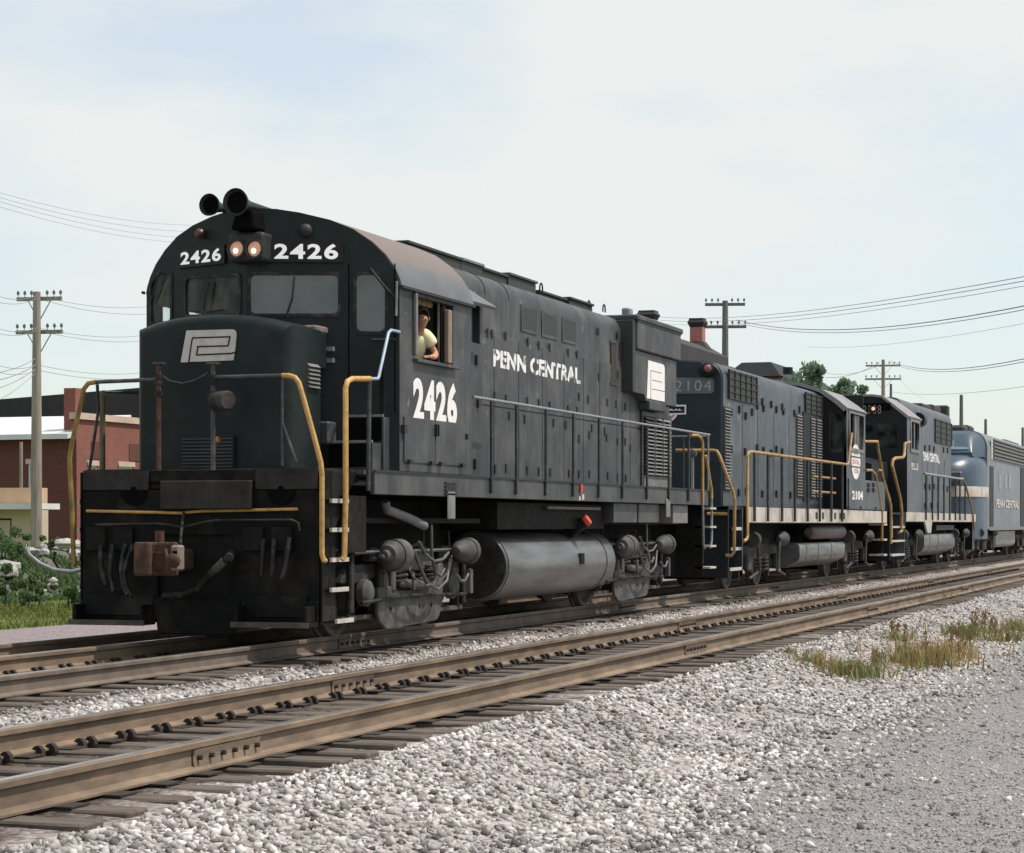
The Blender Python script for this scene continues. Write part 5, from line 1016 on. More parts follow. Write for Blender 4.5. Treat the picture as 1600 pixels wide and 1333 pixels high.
            for k in (-1, 1):
                bc = MB().lathe((xc+k*(W+.1), s_*1.36, .98), (-k, 0, 0), [(0, .14), (.02, .16), (.14, .16), (.3, .12), (.45, .05), (.46, 0)], 16).build('brake_cylinder', M['trucklight'], t, smooth=40)
                MB().tube([(xc+k*(W-.3), s_*1.38, .98), (xc+k*(W-.5), s_*1.38, .3)], .03, 6).build('brake_hanger', M['trucklight'], t)
                MB().tube([(xc+k*(W-.5), s_*1.36, .34), (xc+k*(W+.35), s_*1.36, .22)], .025, 6).build('brake_rod', M['trucklight'], t)
    return t
truck(LG, 3.25, 2.85, 'alco'); truck(LG, 13.15, 2.85, 'alco')
chn = [(3.2+.0+.75*math.cos(a), -1.46, .92+.36*math.sin(a)) for a in [math.pi+i*math.pi/24 for i in range(25)]]
c0_ = MB()
for i, (a, b_) in enumerate(zip(chn, chn[1:])): c0_.obox(a, Vec(a).lerp(Vec(b_), .8), .028 if i % 2 else .012, .012 if i % 2 else .028, (0, 1, 0))
c0_.build('truck_chain', M['steel'], LG)

# ================================================================== ENGINEER IN THE CAB WINDOW
def skin(name, verts, edges, radii, m, parent=None, sub=2, root=0):
    me = bpy.data.meshes.new(name); me.from_pydata([tuple(v) for v in verts], edges, []); o = bpy.data.objects.new(name, me); COL.objects.link(o)
    md = o.modifiers.new('skin', 'SKIN'); md.use_smooth_shade = True
    sv = me.skin_vertices[0].data if me.skin_vertices else None
    if sv is None:
        bm = bmesh.new(); bm.from_mesh(me); bm.verts.layers.skin.verify(); bm.to_mesh(me); bm.free(); sv = me.skin_vertices[0].data
    for i, r in enumerate(radii): sv[i].radius = r if isinstance(r, tuple) else (r, r); sv[i].use_root = (i == root)
    s2 = o.modifiers.new('sub', 'SUBSURF'); s2.levels = sub; s2.render_levels = sub
    dg = bpy.context.evaluated_depsgraph_get(); dg.update(); ev = o.evaluated_get(dg); m2 = bpy.data.meshes.new_from_object(ev); bpy.data.objects.remove(o)
    off = base(parent) if parent else Vec((0, 0, 0)); m2.transform(Matrix.Translation(-off)); m2.name = name; m2.materials.clear(); m2.materials.append(m)
    for p in m2.polygons: p.use_smooth = True
    r = bpy.data.objects.new(name, m2); COL.objects.link(r)
    if parent: r.parent = parent
    return r
hd_ = S(663, 501, -1.50); hx, hz = hd_.x, hd_.z
PE = thing('person', 'engineer in pale yellow T-shirt leaning his arm on the open cab window of engine 2426', 'person', (hx, -1.2, 2.37))
bodyv = [(hx+.20, -1.10, 2.88), (hx+.18, -1.16, 3.05), (hx+.14, -1.26, 3.30), (hx+.10, -1.34, 3.52), (hx+.055, -1.42, hz-.10), (hx+.02, -1.455, hz-.06),      # pelvis..neck base, neck
         (hx-.005, -1.475, hz), (hx-.015, -1.48, hz+.075),                                                    # head centre, crown
         (hx+.17, -1.45, hz-.155), (hx+.225, -1.56, 3.31), (hx+.02, -1.615, 3.262), (hx-.10, -1.615, 3.262),       # right shoulder.. outer arm: elbow on the sill, forearm, wrist
         (hx-.02, -1.20, hz-.155), (hx-.12, -1.22, 3.22), (hx-.26, -1.30, 3.12),                                  # inner arm
         (hx+.10, -1.0, 2.84), (hx-.30, -1.0, 2.86), (hx-.32, -1.0, 2.44), (hx+.12, -1.2, 2.84), (hx-.28, -1.22, 2.86), (hx-.30, -1.22, 2.44)]
bodye = [(0, 1), (1, 2), (2, 3), (3, 4), (4, 5), (5, 6), (6, 7), (3, 8), (8, 9), (9, 10), (10, 11), (3, 12), (12, 13), (13, 14), (0, 15), (15, 16), (16, 17), (0, 18), (18, 19), (19, 20)]
bodyr = [.125, .125, .13, .12, .06, .05, (.075, .09), (.06, .07), .045, .042, .036, .028, .045, .042, .03, .085, .07, .05, .085, .07, .05]
bd_ = skin('body', bodyv, bodye, bodyr, M['skin'], PE)
shv = [(hx+.20, -1.10, 2.86), (hx+.18, -1.16, 3.05), (hx+.14, -1.26, 3.30), (hx+.105, -1.335, 3.50), (hx+.07, -1.40, hz-.12), (hx+.165, -1.45, hz-.165), (hx+.205, -1.525, 3.40), (hx-.02, -1.20, hz-.16), (hx-.09, -1.21, 3.36), (hx+.14, -1.40, hz-.165), (hx+.19, -1.50, 3.455)]
skin('shirt', shv, [(0, 1), (1, 2), (2, 3), (3, 4), (3, 9), (9, 5), (5, 10), (10, 6), (3, 7), (7, 8)], [.14, .142, .155, .155, .092, .105, .092, .085, .07, .11, .098], M['shirt'], PE)
skin('trousers', [(hx+.20, -1.10, 2.86), (hx+.10, -1.0, 2.84), (hx-.30, -1.0, 2.86), (hx-.32, -1.0, 2.44), (hx+.12, -1.2, 2.84), (hx-.28, -1.22, 2.86), (hx-.30, -1.22, 2.44)], [(0, 1), (1, 2), (2, 3), (0, 4), (4, 5), (5, 6)], [.15, .1, .085, .065, .1, .085, .065], M['trouser'], PE)
for i, (dy, ln) in enumerate(((-.03, .07), (-.01, .085), (.012, .08), (.032, .065))):
    skin('finger', [(hx-.13, -1.615+dy, 3.268), (hx-.13-ln*.55, -1.617+dy*1.2, 3.262), (hx-.13-ln, -1.62+dy*1.2, 3.235)], [(0, 1), (1, 2)], [.0095, .009, .007], M['skin'], bd_, 1)
skin('thumb', [(hx-.11, -1.57, 3.268), (hx-.15, -1.555, 3.26), (hx-.175, -1.565, 3.245)], [(0, 1), (1, 2)], [.012, .011, .008], M['skin'], bd_, 1)
skin('palm', [(hx-.09, -1.615, 3.264), (hx-.14, -1.615, 3.266)], [(0, 1)], [(.028, .02), (.04, .015)], M['skin'], bd_, 1)
fdir = Vec((-.62, -.76, -.15)).normalized(); hc = Vec((hx-.005, -1.475, hz+.03)); rt = Vec((-fdir.y, fdir.x, 0)).normalized()
MB().add([hc+fdir*.088+Vec((0, 0, .015)), hc+fdir*.085+rt*.015+Vec((0, 0, -.03)), hc+fdir*.085-rt*.015+Vec((0, 0, -.03)), hc+fdir*.115+Vec((0, 0, -.028))], [(0, 1, 3), (0, 3, 2), (1, 2, 3), (0, 2, 1)]).build('nose', M['skin'], bd_)
for s_ in (-1, 1):
    MB().lathe(hc+fdir*.078+rt*.03*s_+Vec((0, 0, .012)), fdir, [(0, .010), (.006, .008), (.009, 0)], 8).build('eye', M['hair'], bd_)
    MB().lathe(hc+rt*.082*s_+Vec((0, 0, -.005)), rt*s_, [(0, .022), (.01, .026), (.016, .015), (.018, 0)], 10).build('ear', M['skin'], bd_)
MB().box(-.018, .018, -.004, .004, -.004, .004).build('mouth', mat('lip', (.30, .10, .08), .5), bd_).matrix_local = Matrix.Translation(hc+fdir*.082+Vec((0, 0, -.055))-base(bd_)) @ Matrix.Rotation(math.atan2(rt.y, rt.x), 4, 'Z')
bmh = bmesh.new(); bmesh.ops.create_icosphere(bmh, subdivisions=3, radius=1)
rem = [v for v in bmh.verts if (v.co.dot(Vec((fdir.x, fdir.y, 0))) > .35 and v.co.z < .52) or v.co.z < -.45]; bmesh.ops.delete(bmh, geom=rem, context='VERTS')
for v in bmh.verts: v.co = Vec((v.co.x*.094, v.co.y*.094, v.co.z*.112))*(1+.04*math.sin(v.co.x*40+v.co.z*30))+hc+Vec((0, 0, .018))-base(PE)
mh = bpy.data.meshes.new('hair'); bmh.to_mesh(mh); bmh.free(); sol = finish(mh, 'hair', M['hair'], PE, 60); sm = sol.modifiers.new('s', 'SOLIDIFY'); sm.thickness = .012

# ================================================================== SECOND ENGINE
M['greyroof'] = mat('pale grey cab roof', (.22, .215, .22), .7, var=.2, scale=1.5)
def hood_mesh(parent, name, x0, x1, yh, zb, zt, rr, m, camber=.06):
    return MB().loft([hood_ring(x0, yh, zt, rr, zb), hood_ring(x1, yh, zt, rr, zb)]).build(name, m, parent, smooth=35)
def sbox(name, par, m, x0, x1, y0, y1, z0, z1, b=0, both=False):
    mb = MB(); o = mb.box(x0, x1, -y1, -y0, z0, z1).build(name, m, par, bevel=b)
    if both: MB().box(x0, x1, y0, y1, z0, z1).build(name, m, par, bevel=b)
    return o
def SX(px, Y): return S(px, 700, -Y).x
def SZ(px, py, Y): return S(px, py, -Y).z
def latches(par, pts, Y, w_=.06, h_=.075):
    B = base(par); o = MB().box(-w_, w_, -.03, 0, -h_, h_).build('door_latch', M['latch'], par); o.data.transform(Matrix.Translation(B))
    ls = [S(px, py, -Y-.002)-B for px, py in pts]; o.location = ls[0]; clone(o, par, ls[1:])
def louvre_col(par, x0, x1, z0, z1, Y, n, m='louver'):
    sbox('louver_frame', par, M['latch'], x0-.03, x1+.03, Y, Y+.012, z0-.03, z1+.03)
    h = (z1-z0)/n; o = MB().add([(x0, -Y-.014, 0), (x1, -Y-.014, 0), (x1, -Y-.05, -h*.55), (x0, -Y-.05, -h*.55), (x0, -Y-.014, -h*.6), (x1, -Y-.014, -h*.6)], [(0, 1, 2, 3), (3, 2, 5, 4), (0, 3, 4), (1, 5, 2), (0, 4, 5, 1)]).build('louver_slat', M[m], par); o.location.z = z0+h
    clone(o, par, [(0, 0, z0+h*(i+1)) for i in range(1, n)])
def tubeS(name, par, m, pts, r, n=8, Y=None):
    return MB().tube([S(px, py, -Y) if Y else F(px, py, X) for px, py, *rest in pts for X in (rest or [0])], r, n).build(name, m, par, smooth=50)
def rails(par, m_top, m_st, xa, xb, z, Y, xs, zfoot, r=.03):
    MB().tube([(xa, -Y, z), (xb, -Y, z)], r, 8).build('handrail', m_top, par, smooth=50); MB().tube([(xa, Y, z), (xb, Y, z)], r, 8).build('handrail', m_top, par, smooth=50)
    o = MB().tube([(xs[0], -Y, z), (xs[0], -Y, zfoot)], .028, 6).build('stanchion', m_st, par); clone(o, par, [(x-xs[0], 0, 0) for x in xs[1:]])
L2 = thing('diesel_locomotive', 'second locomotive, blue black long hood leading with tan sill stripe, numbered 2104', 'locomotive', (28, 0, 0), 'coupled locomotives')
u2 = M['unit2']; x2h = 20.68; x2s, x2e = SX(1166, 1.5), SX(1385, 1.5)
hood_mesh(L2, 'long_hood', x2h, 31.2, .95, 1.6, 4.46, .34, u2)
pH2 = Plane((x2h, 0), (x2h, -1))
MB().loft([[(x2h-.035, y*.96, 1.62+(z-1.6)*.985) for x, y, z in hood_ring(0, .95, 4.46, .34, 1.6)], [(x2h-.002, y*.985, z-.012) for x, y, z in hood_ring(0, .95, 4.46, .34, 1.6)]]).build('hood_end', M['end2'], L2, smooth=35)
nb = plate('number_board', pH2, rpoly(quad(pH2, (1040, 616), (1117, 615), (1117, 591), (1040, 590)), .08), [], .05, mat('dim number glass', (.10, .115, .12), .4), L2, .06)
qa, qb = pH2.uv(1056, 612), pH2.uv(1113, 594); text('number_digits', '2104', pH2, qa[0], qa[1], qb[0]-qa[0], qb[1]-qa[1], mat('dim digits', (.30, .32, .33), .5), nb, bold=.0, off=.065, space=1.2)
lp = F(1108, 577, x2h-.05); hs_ = MB().lathe((x2h-.03, lp.y+.06, lp.z), (-1, -.35, 0), [(0, .15), (.25, .13), (.28, .09)], 14).build('class_light', M['dark2'], L2, smooth=40)
MB().lathe(Vec((x2h-.03, lp.y+.06, lp.z))+Vec((-1, -.35, 0)).normalized()*.28, (-1, -.35, 0), [(0, .075), (.03, .055), (.04, 0)], 12).build('lens', mat('red lens', (.26, .09, .09), .35), hs_, smooth=50)
cc_ = pH2.uv(1042, 641); oval = [(cc_[0]+.24*math.cos(a), cc_[1]+.24*math.sin(a)) for a in [i*math.pi/16 for i in range(32)]]
ov = plate('oval_herald', pH2, oval, [], .008, M['white'], L2, .044); plate('oval_ring', pH2, [(cc_[0]+(x-cc_[0])*.80, cc_[1]+(z-cc_[1])*.80) for x, z in oval], [[(cc_[0]+(x-cc_[0])*.70, cc_[1]+(z-cc_[1])*.70) for x, z in oval]], .004, M['red'], ov, .049)
zb_ = [pH2.uv(1060, 648)[1], pH2.uv(1060, 633)[1]]; ub = pH2.uv(1073, 640)[0]
plate('oval_bar_edge', pH2, [(2*cc_[0]-ub, zb_[0]), (ub, zb_[0]), (ub, zb_[1]), (2*cc_[0]-ub, zb_[1])], [], .004, M['white'], ov, .053)
plate('oval_bar', pH2, [(2*cc_[0]-ub+.03, zb_[0]+.03), (ub-.03, zb_[0]+.03), (ub-.03, zb_[1]-.03), (2*cc_[0]-ub+.03, zb_[1]-.03)], [], .004, M['dark2'], ov, .056)
text('oval_text', 'CENTRAL', pH2, 2*cc_[0]-ub+.07, zb_[0]+.075, 2*(ub-cc_[0])-.14, zb_[1]-zb_[0]-.15, M['white'], ov, bold=.03, off=.058)
# side details
def grille(par, Y, q, m='screen', bars=5):
    x0, x1 = SX(q[0], Y), SX(q[2], Y); z0, z1 = SZ((q[0]+q[2])/2, q[3], Y), SZ((q[0]+q[2])/2, q[1], Y)
    o = sbox('intake_grille', par, M[m], x0, x1, Y, Y+.02, z0, z1); 
    b = MB().box(x0, x0+.05, -Y-.045, -Y-.021, z0, z1).build('grille_bar', M['latch'], par); clone(b, par, [((x1-x0-.05)*i/bars, 0, 0) for i in range(1, bars+1)])
    b = MB().box(x0, x1, -Y-.035, -Y-.021, z0, z0+.03).build('grille_bar', M['latch'], par); clone(b, par, [(0, 0, (z1-z0-.04)*i/4) for i in range(1, 5)])
    return x0, x1, z0, z1
grille(L2, .95, (1137, 583, 1181, 628)); grille(L2, .95, (1257, 616, 1283, 648), bars=3)
louvre_col(L2, SX(1131, .95), SX(1140, .95), 1.95, 3.55, .95, 26)
louvre_col(L2, SX(1244, .95), SX(1252, .95), 1.9, 3.75, .95, 28); louvre_col(L2, SX(1266, .95), SX(1272, .95), 1.9, 3.75, .95, 28); louvre_col(L2, SX(1275, .95), SX(1282, .95), 1.9, 3.75, .95, 28)
sbox('dark_door', L2, M['dark2'], SX(1254, .95), SX(1264, .95), .95, .975, 1.8, 3.85)  # dark panel between two louvre columns
latches(L2, [(1142, 645), (1155, 640), (1165, 650), (1175, 644), (1183, 634), (1191, 628), (1193, 638), (1205, 632), (1213, 640), (1222, 636), (1224, 643), (1241, 646), (1249, 640), (1142, 702), (1164, 706), (1183, 700), (1193, 704), (1205, 708), (1213, 702), (1222, 706), (1154, 770), (1166, 768), (1191, 772), (1213, 772), (1235, 774)], .95)
for px in (1160, 1184, 1209, 1233): x = SX(px, .95); sbox('door_seam', L2, M['latch'], x-.02, x+.02, .949, .953, 1.7, 3.7)
for a, b_, z0, z1, hw in ((23.4, 24.6, 4.44, 4.60, .35), (28.4, 29.6, 4.46, 4.60, .4)):
    o = MB().box(a, b_, -hw, hw, z0, z1).build('roof_fan', M['slate'], L2, bevel=.06)
tubeS('bell_post', L2, M['dark2'], [(1231, 585), (1231, 574)], .12, 8, .1)
# sill, stripe, pilot, steps
MB().box(x2s, x2e, -1.5, 1.5, 1.30, 1.64).build('side_sill', M['dark2'], L2, bevel=.01); sbox('sill_stripe', L2, M['stripe'], x2s, x2e, 1.501, 1.512, 1.32, 1.62, 0, True)
for px in (1275, 1285, 1304, 1312, 1318): x = SX(px, 1.5); sbox('sill_slot', L2, M['latch'], x-.12, x+.12, 1.513, 1.516, 1.40, 1.55)
xp = 18.95
MB().box(xp, xp+.06, -1.45, 1.45, .28, 1.62).build('pilot_plate', M['dark2'], L2, bevel=.01); MB().box(xp, x2s, -1.02, 1.02, 1.0, 1.62).build('front_platform', M['dark2'], L2); MB().box(xp, x2h, -1.45, 1.45, 1.56, 1.62).build('front_deck', M['dark2'], L2)
for z, dx in ((.42, 0), (.80, .1), (1.18, .2)): o = MB().box(xp+.1+dx, x2s-.25, -1.45, -1.02, z, z+.04).build('step', M['dark2'], L2); MB().box(xp+.1+dx, x2s-.25, -1.47, -1.451, z-.01, z+.05).build('step_edge', M['step'], o)
MB().box(x2s-.25, x2s-.2, -1.48, -.9, .4, 1.6).build('step_side', u2, L2)
MB().box(17.75, 19, -.13, .13, .80, 1.02).build('coupler', M['rust'], L2, bevel=.02); MB().box(24, 30.4, -.6, .6, .7, 1.3).build('centre_frame', M['under'], L2); MB().box(20, 37, -.5, .5, 1.0, 1.3).build('centre_sill', M['under'], L2)
xr = [SX(px, 1.56) for px in (1179, 1200, 1222, 1242, 1262, 1281, 1299, 1316)]
tubeS('yellow_handrail', L2, M['yellow2'], [(1162, 846), (1167, 842), (1168, 836), (1168, 712), (1170, 707), (1175, 706), (1324, 726), (1326, 722), (1331, 677)], .032, 8, 1.56)
o = MB().tube([(xr[0], -1.56, 2.66), (xr[0], -1.56, 1.34)], .03, 6).build('stanchion', M['railblack'], L2); clone(o, L2, [(x-xr[0], 0, 0) for x in xr[1:]])
MB().tube([F(1056, 704, xp), F(1115, 704, xp), F(1120, 705, xp), F(1124, 712, xp), F(1146, 770, xp), F(1148, 785, xp), F(1147, 862, xp), F(1143, 868, xp), F(1134, 868, xp)], .032, 8).build('yellow_handrail', M['yellow2'], L2, smooth=50)
MB().tube([F(1105, 803, xp-.05), F(1136, 803, xp-.05)], .03, 8).build('yellow_handrail', M['yellow2'], L2)
MB().tube([F(1082, 700, xp), F(1082, 850, xp)], .03, 8).build('mu_post', M['railgrey'], L2); MB().lathe(F(1084, 709, xp-.02), (-1, 0, 0), [(0, .07), (.1, .07), (.11, 0)], 10).build('mu_cap', M['steel'], L2)
# cab
xa, xb = 31.1, SX(1352, 1.5); rp = [(-1.5, 4.02), (-1.3, 4.2), (-.9, 4.48), (-.4, 4.64), (0, 4.68), (.4, 4.64), (.9, 4.48), (1.3, 4.2), (1.5, 4.02)]
pX = Plane((xa, 1.5), (xa, -1.5)); fw = rpoly([(2.6, 3.0), (2.93, 3.0), (2.93, 3.85), (2.6, 4.0)], .05)
plate('cab_front', pX, [(0, 1.64), (3, 1.64)]+[(1.5-y, z) for y, z in rp], [fw], .05, M['dark2'], L2); plate('pane', pX, inset(fw, -.01), [], .01, M['glass'], L2, -.02)
pY = Plane((0, -1.5), (1, -1.5)); xw = [SX(p, 1.5) for p in (1327, 1350)]; ww = [(xw[0], 3.12), (xw[1]-.15, 3.12), (xw[1]-.15, 3.95), (xw[0], 3.95)]
plate('cab_side', pY, [(xa, 1.64), (xb, 1.64), (xb, 4.02), (xa, 4.02)], [ww], .05, u2, L2); MB().box(xa, xb, 1.45, 1.5, 1.64, 4.02).build('cab_side', u2, L2)
MB().box(xb-.05, xb, -1.45, 1.45, 1.64, 4.5).build('cab_rear', M['dark2'], L2); MB().box(xa+.06, xb-.06, -1.44, 1.44, 2.3, 2.36).build('cab_floor', M['under'], L2)
plate('sash_frame', pY, [(xw[0]-.1, 3.04), (xw[1]-.05, 3.04), (xw[1]-.05, 4.0), (xw[0]-.1, 4.0)], [ww], .04, M['louver'], L2, .03); sbox('sash_post', L2, M['louver'], xw[0]+.8, xw[0]+.95, 1.44, 1.49, 3.12, 3.95)
plate('pane', pY, [(xw[0]+.95, 3.12), (xw[1]-.15, 3.12), (xw[1]-.15, 3.95), (xw[0]+.95, 3.95)], [], .01, M['glass'], L2, -.03)
MB().loft([[(xa-.1, y*1.03, z+.03) for y, z in rp]+[(xa-.1, y*.97, z-.05) for y, z in rp[::-1]], [(xb+.1, y*1.03, z+.03) for y, z in rp]+[(xb+.1, y*.97, z-.05) for y, z in rp[::-1]]]).build('cab_roof', M['greyroof'], L2, smooth=40)
cx_, cz_ = SX(1337, 1.5), SZ(1337, 722, 1.5); hh = [(cx_+.62*math.cos(a), cz_+.43*math.sin(a)) for a in [i*math.pi/14 for i in range(28)]]
eo = plate('oval_herald', pY, hh, [], .006, M['white'], L2, .008)
for s_ in (-1, 1):
    plate('oval_band', pY, [(cx_-.66, cz_+s_*.12-.02), (cx_+.66, cz_+s_*.12-.02), (cx_+.66, cz_+s_*.12+.02), (cx_-.66, cz_+s_*.12+.02)], [], .003, u2, eo, .012)
pinkm = mat('faded red print', (.55, .25, .22), .7)
text('oval_text', 'NEW YORK', pY, cx_-.34, cz_+.17, .68, .12, pinkm, eo, bold=.02, off=.010); text('oval_text', 'CENTRAL', pY, cx_-.5, cz_-.06, 1.0, .12, pinkm, eo, bold=.02, off=.010); text('oval_text', 'SYSTEM', pY, cx_-.3, cz_-.28, .6, .12, pinkm, eo, bold=.02, off=.010)
sbox('lower_panel', L2, u2, SX(1325, 1.5), SX(1381, 1.5), 1.0, 1.53, 1.645, 2.38, .01, True)
text('cab_number', '2104', Plane((0, -1.53), (1, -1.53)), SX(1331, 1.53), SZ(1338, 781, 1.53), SX(1348, 1.53)-SX(1331, 1.53), SZ(1338, 767, 1.53)-SZ(1338, 781, 1.53), M['white'], L2, bold=.04, off=.006)
latches(L2, [(1357, 758), (1365, 758), (1357, 766), (1365, 766)], 1.53, .14, .05)
for px in (1326, 1345, 1368): sbox('panel_bolt', L2, M['latch'], SX(px, 1.53)-.08, SX(px, 1.53)+.08, 1.53, 1.55, 1.66, 1.72)
hood_mesh(L2, 'short_hood', xb, 36.4, .95, 1.6, 3.12, .2, M['dark2'])
for z in (2.02, 2.36): MB().tube([(SX(1283, 1.5), -1.3, z), (SX(1318, 1.5), -1.3, z)], .03, 6).build('cab_step_rail', M['yellow2'], L2)
xe = SX(1385, 1.5)
for pts in ([(1353, 735), (1362, 735), (1368, 742), (1378, 800), (1378, 845)], [(1350, 690), (1371, 690), (1372, 700), (1382, 760), (1392, 790), (1392, 850)], [(1372, 735), (1376, 735), (1390, 780), (1393, 815), (1393, 840)]):
    MB().tube([S(px, py, -1.52) for px, py in pts], .035, 8).build('rear_handrail', M['yellow2'], L2, smooth=50)
MB().box(xe+.0, xe+.05, -1.4, 1.4, .4, 1.6).build('rear_pilot', M['under'], L2)
for z in (.45, .85, 1.25): MB().box(36.7, 37.2, -1.5, -1.1, z, z+.05).build('rear_step', M['step'], L2)
MB().box(37.1, 38.4, -.13, .13, .8, 1.02).build('rear_coupler', M['rust'], L2)
# air tank, fuel tank, trucks
MB().lathe((SX(1262, 1.2), -1.22, 1.10), (1, 0, 0), [(0, .1), (.1, .16), (SX(1312, 1.2)-SX(1262, 1.2)-.1, .16), (SX(1312, 1.2)-SX(1262, 1.2), .1)], 18).build('air_reservoir', M['strdark'], L2, smooth=40)
fx0, fx1 = SX(1238, 1.3), SX(1315, 1.3)
MB().prism(rpoly([(-1.0, .32), (-1.38, .50), (-1.38, .86), (1.38, .86), (1.38, .50), (1.0, .32)], .10), 'x', fx0+.4, fx1).build('fuel_tank', M['tank'], L2, smooth=30)
tb = MB().prism(rpoly([(-1.0, .315), (-1.39, .495), (-1.39, .87), (1.39, .87), (1.39, .495), (1.0, .315)], .10), 'x', 0, .05).build('tank_strap', M['louver'], L2); tb.location.x = fx0+1.2; clone(tb, L2, [(fx0+2.6+1.6*i, 0, 0) for i in range(2)])
truck(L2, 22.9, 2.75, 'gp'); truck(L2, 33.6, 2.75, 'gp')

# ================================================================== THIRD ENGINE
L3 = thing('diesel_locomotive', 'third locomotive with angular cab facing forward, grey side and tan sill stripe', 'locomotive', (47, 0, 0), 'coupled locomotives')
u3 = M['unit3']; xc3 = SX(1417, 1.5); xe3 = SX(1524, 1.5); xf3 = xc3-.6; xcb = SX(1438, 1.5)
prof3 = [(-1.5, 1.62), (-1.5, 3.95), (-.92, 4.62), (-.6, 4.72), (.6, 4.72), (.92, 4.62), (1.5, 3.95), (1.5, 1.62)]
zt3 = SZ(1382, 618, .6)
k3 = F(1382, 618, xc3).z; prof3 = [(-1.5, 1.62), (-1.5, F(1417, 650, xc3).z), (-.8, k3-.03), (-.55, k3), (.55, k3), (.8, k3-.03), (1.5, F(1417, 650, xc3).z), (1.5, 1.62)]
pX3 = Plane((xc3, 1.5), (xc3, -1.5)); zw = F(1400, 700, xc3).z
wf = [rpoly([(2.15, zw), (2.72, zw), (2.72, zw+.62), (2.15, zw+.75)], .06), rpoly([(.3, zw), (.95, zw), (.95, zw+.75), (.3, zw+.62)], .06), rpoly([(1.6, zw), (2.05, zw), (2.05, zw+.75), (1.6, zw+.75)], .06)]
plate('cab_front', pX3, [(1.5-y, z) for y, z in prof3[::-1]], wf, .06, M['dark2'], L3)
for q in wf: plate('pane', pX3, inset(q, -.01), [], .01, M['glassdark'], L3, -.02)
e3 = F(1417, 650, xc3).z
pY3 = Plane((0, -1.5), (1, -1.5)); q0_, q1_ = SX(1423, 1.5), SX(1435, 1.5); w3 = [(q0_, SZ(1428, 702, 1.5)), (q1_, SZ(1428, 702, 1.5)), (q1_, SZ(1428, 660, 1.5)), (q0_, SZ(1428, 660, 1.5))]
plate('cab_side', pY3, [(xc3+.03, 1.62), (xcb, 1.62), (xcb, e3), (xc3+.03, e3)], [w3], .05, u3, L3); MB().box(xc3+.03, xcb, 1.45, 1.5, 1.62, e3).build('cab_side', u3, L3)
plate('sash_frame', pY3, [(w3[0][0]-.12, w3[0][1]-.1), (w3[1][0]+.12, w3[0][1]-.1), (w3[1][0]+.12, w3[2][1]+.08), (w3[0][0]-.12, w3[2][1]+.08)], [w3], .04, M['louver'], L3, .03); MB().box((q0_+q1_)/2-.08, (q0_+q1_)/2+.08, -1.5, -1.46, w3[0][1], w3[2][1]).build('sash_post', M['louver'], L3)
MB().box(xcb-.05, xcb, -1.45, 1.45, 1.62, e3).build('cab_rear', u3, L3); MB().box(xc3+.06, xcb-.06, -1.44, 1.44, 2.3, 2.35).build('cab_floor', M['under'], L3)
rfp = [(-1.55, e3), (-.82, k3), (-.55, k3+.04), (.55, k3+.04), (.82, k3), (1.55, e3)]
MB().loft([[(xc3-.05, y, z) for y, z in rfp]+[(xc3-.05, y*.97, z-.06) for y, z in rfp[::-1]], [(xcb+.1, y, z) for y, z in rfp]+[(xcb+.1, y*.97, z-.06) for y, z in rfp[::-1]]]).build('cab_roof', M['greyroof'], L3)
nb3 = MB().box(xc3-.06, xc3-.03, -1.05, 1.05, F(1380, 641, xc3).z, F(1380, 630, xc3).z).build('number_board', M['hole'], L3)
pN3 = Plane((xc3-.062, 0), (xc3-.062, -1)); a_ = pN3.uv(1354, 647); b_ = pN3.uv(1377, 633); text('number_digits', '2388', pN3, a_[0]-.25*(b_[0]-a_[0]), a_[1], 1.25*(b_[0]-a_[0]), b_[1]-a_[1], mat('tan digits', (.22, .20, .18), .5), nb3, bold=.0, off=.006, space=1.2)
hl3 = F(1361, 639, xc3-.1); MB().lathe((xc3-.07, hl3.y, hl3.z), (-1, 0, 0), [(0, .10), (.03, .10), (.04, .07), (.02, 0)], 14).build('headlight', M['latch'], L3, smooth=40)
MB().lathe((xc3-.11, hl3.y-.06, hl3.z), (-1, 0, 0), [(0, .05), (.05, .03), (.06, 0)], 10).build('headlamp_bulb', emit('far lit bulb', (1, .5, .35), .7), L3)
MB().loft([[(xc3-2.4, y*.92, z) for y, z in ((-1, 1.6), (-1, 2.9), (-.5, 3.05), (.5, 3.05), (1, 2.9), (1, 1.6))], [(xc3-.03, y, z) for y, z in ((-1, 1.6), (-1, 3.0), (-.5, 3.15), (.5, 3.15), (1, 3.0), (1, 1.6))]]).build('low_nose', M['dark2'], L3)
zh3 = SZ(1470, 642, .95); hood_mesh(L3, 'long_hood', xcb, SX(1486, .95), .95, 1.6, zh3, .25, u3)
xh_ = SX(1446, .95); MB().box(xcb+.1, xh_, -.9, .9, zh3-.5, k3+.02).build('air_filter_box', u3, L3, bevel=.12); 
for a, b_, h_ in ((SX(1432, .3), SX(1447, .3), .22), (SX(1449, .3), SX(1461, .3), .3), (SX(1472, .3), SX(1475, .3), .45)): MB().box(a, b_, -.5, .5, zh3, zh3+h_).build('roof_fan', M['slate'], L3, bevel=.05)
grille(L3, .95, (1460, 658, 1486, 694), bars=3)
MB().lathe((SX(1434, 1.0), -1.0, e3+.15), (1, 0, 0), [(0, .22), (.5, .22), (.6, .15)], 12).build('air_filter', M['dark2'], L3, smooth=40)
rn = text('road_name', 'PENN CENTRAL', Plane((0, -.95), (1, -.95)), SX(1442, .95), SZ(1455, 722, .95), SX(1468, .95)-SX(1442, .95), .28, M['flaky'], L3, bold=.04, off=.006)
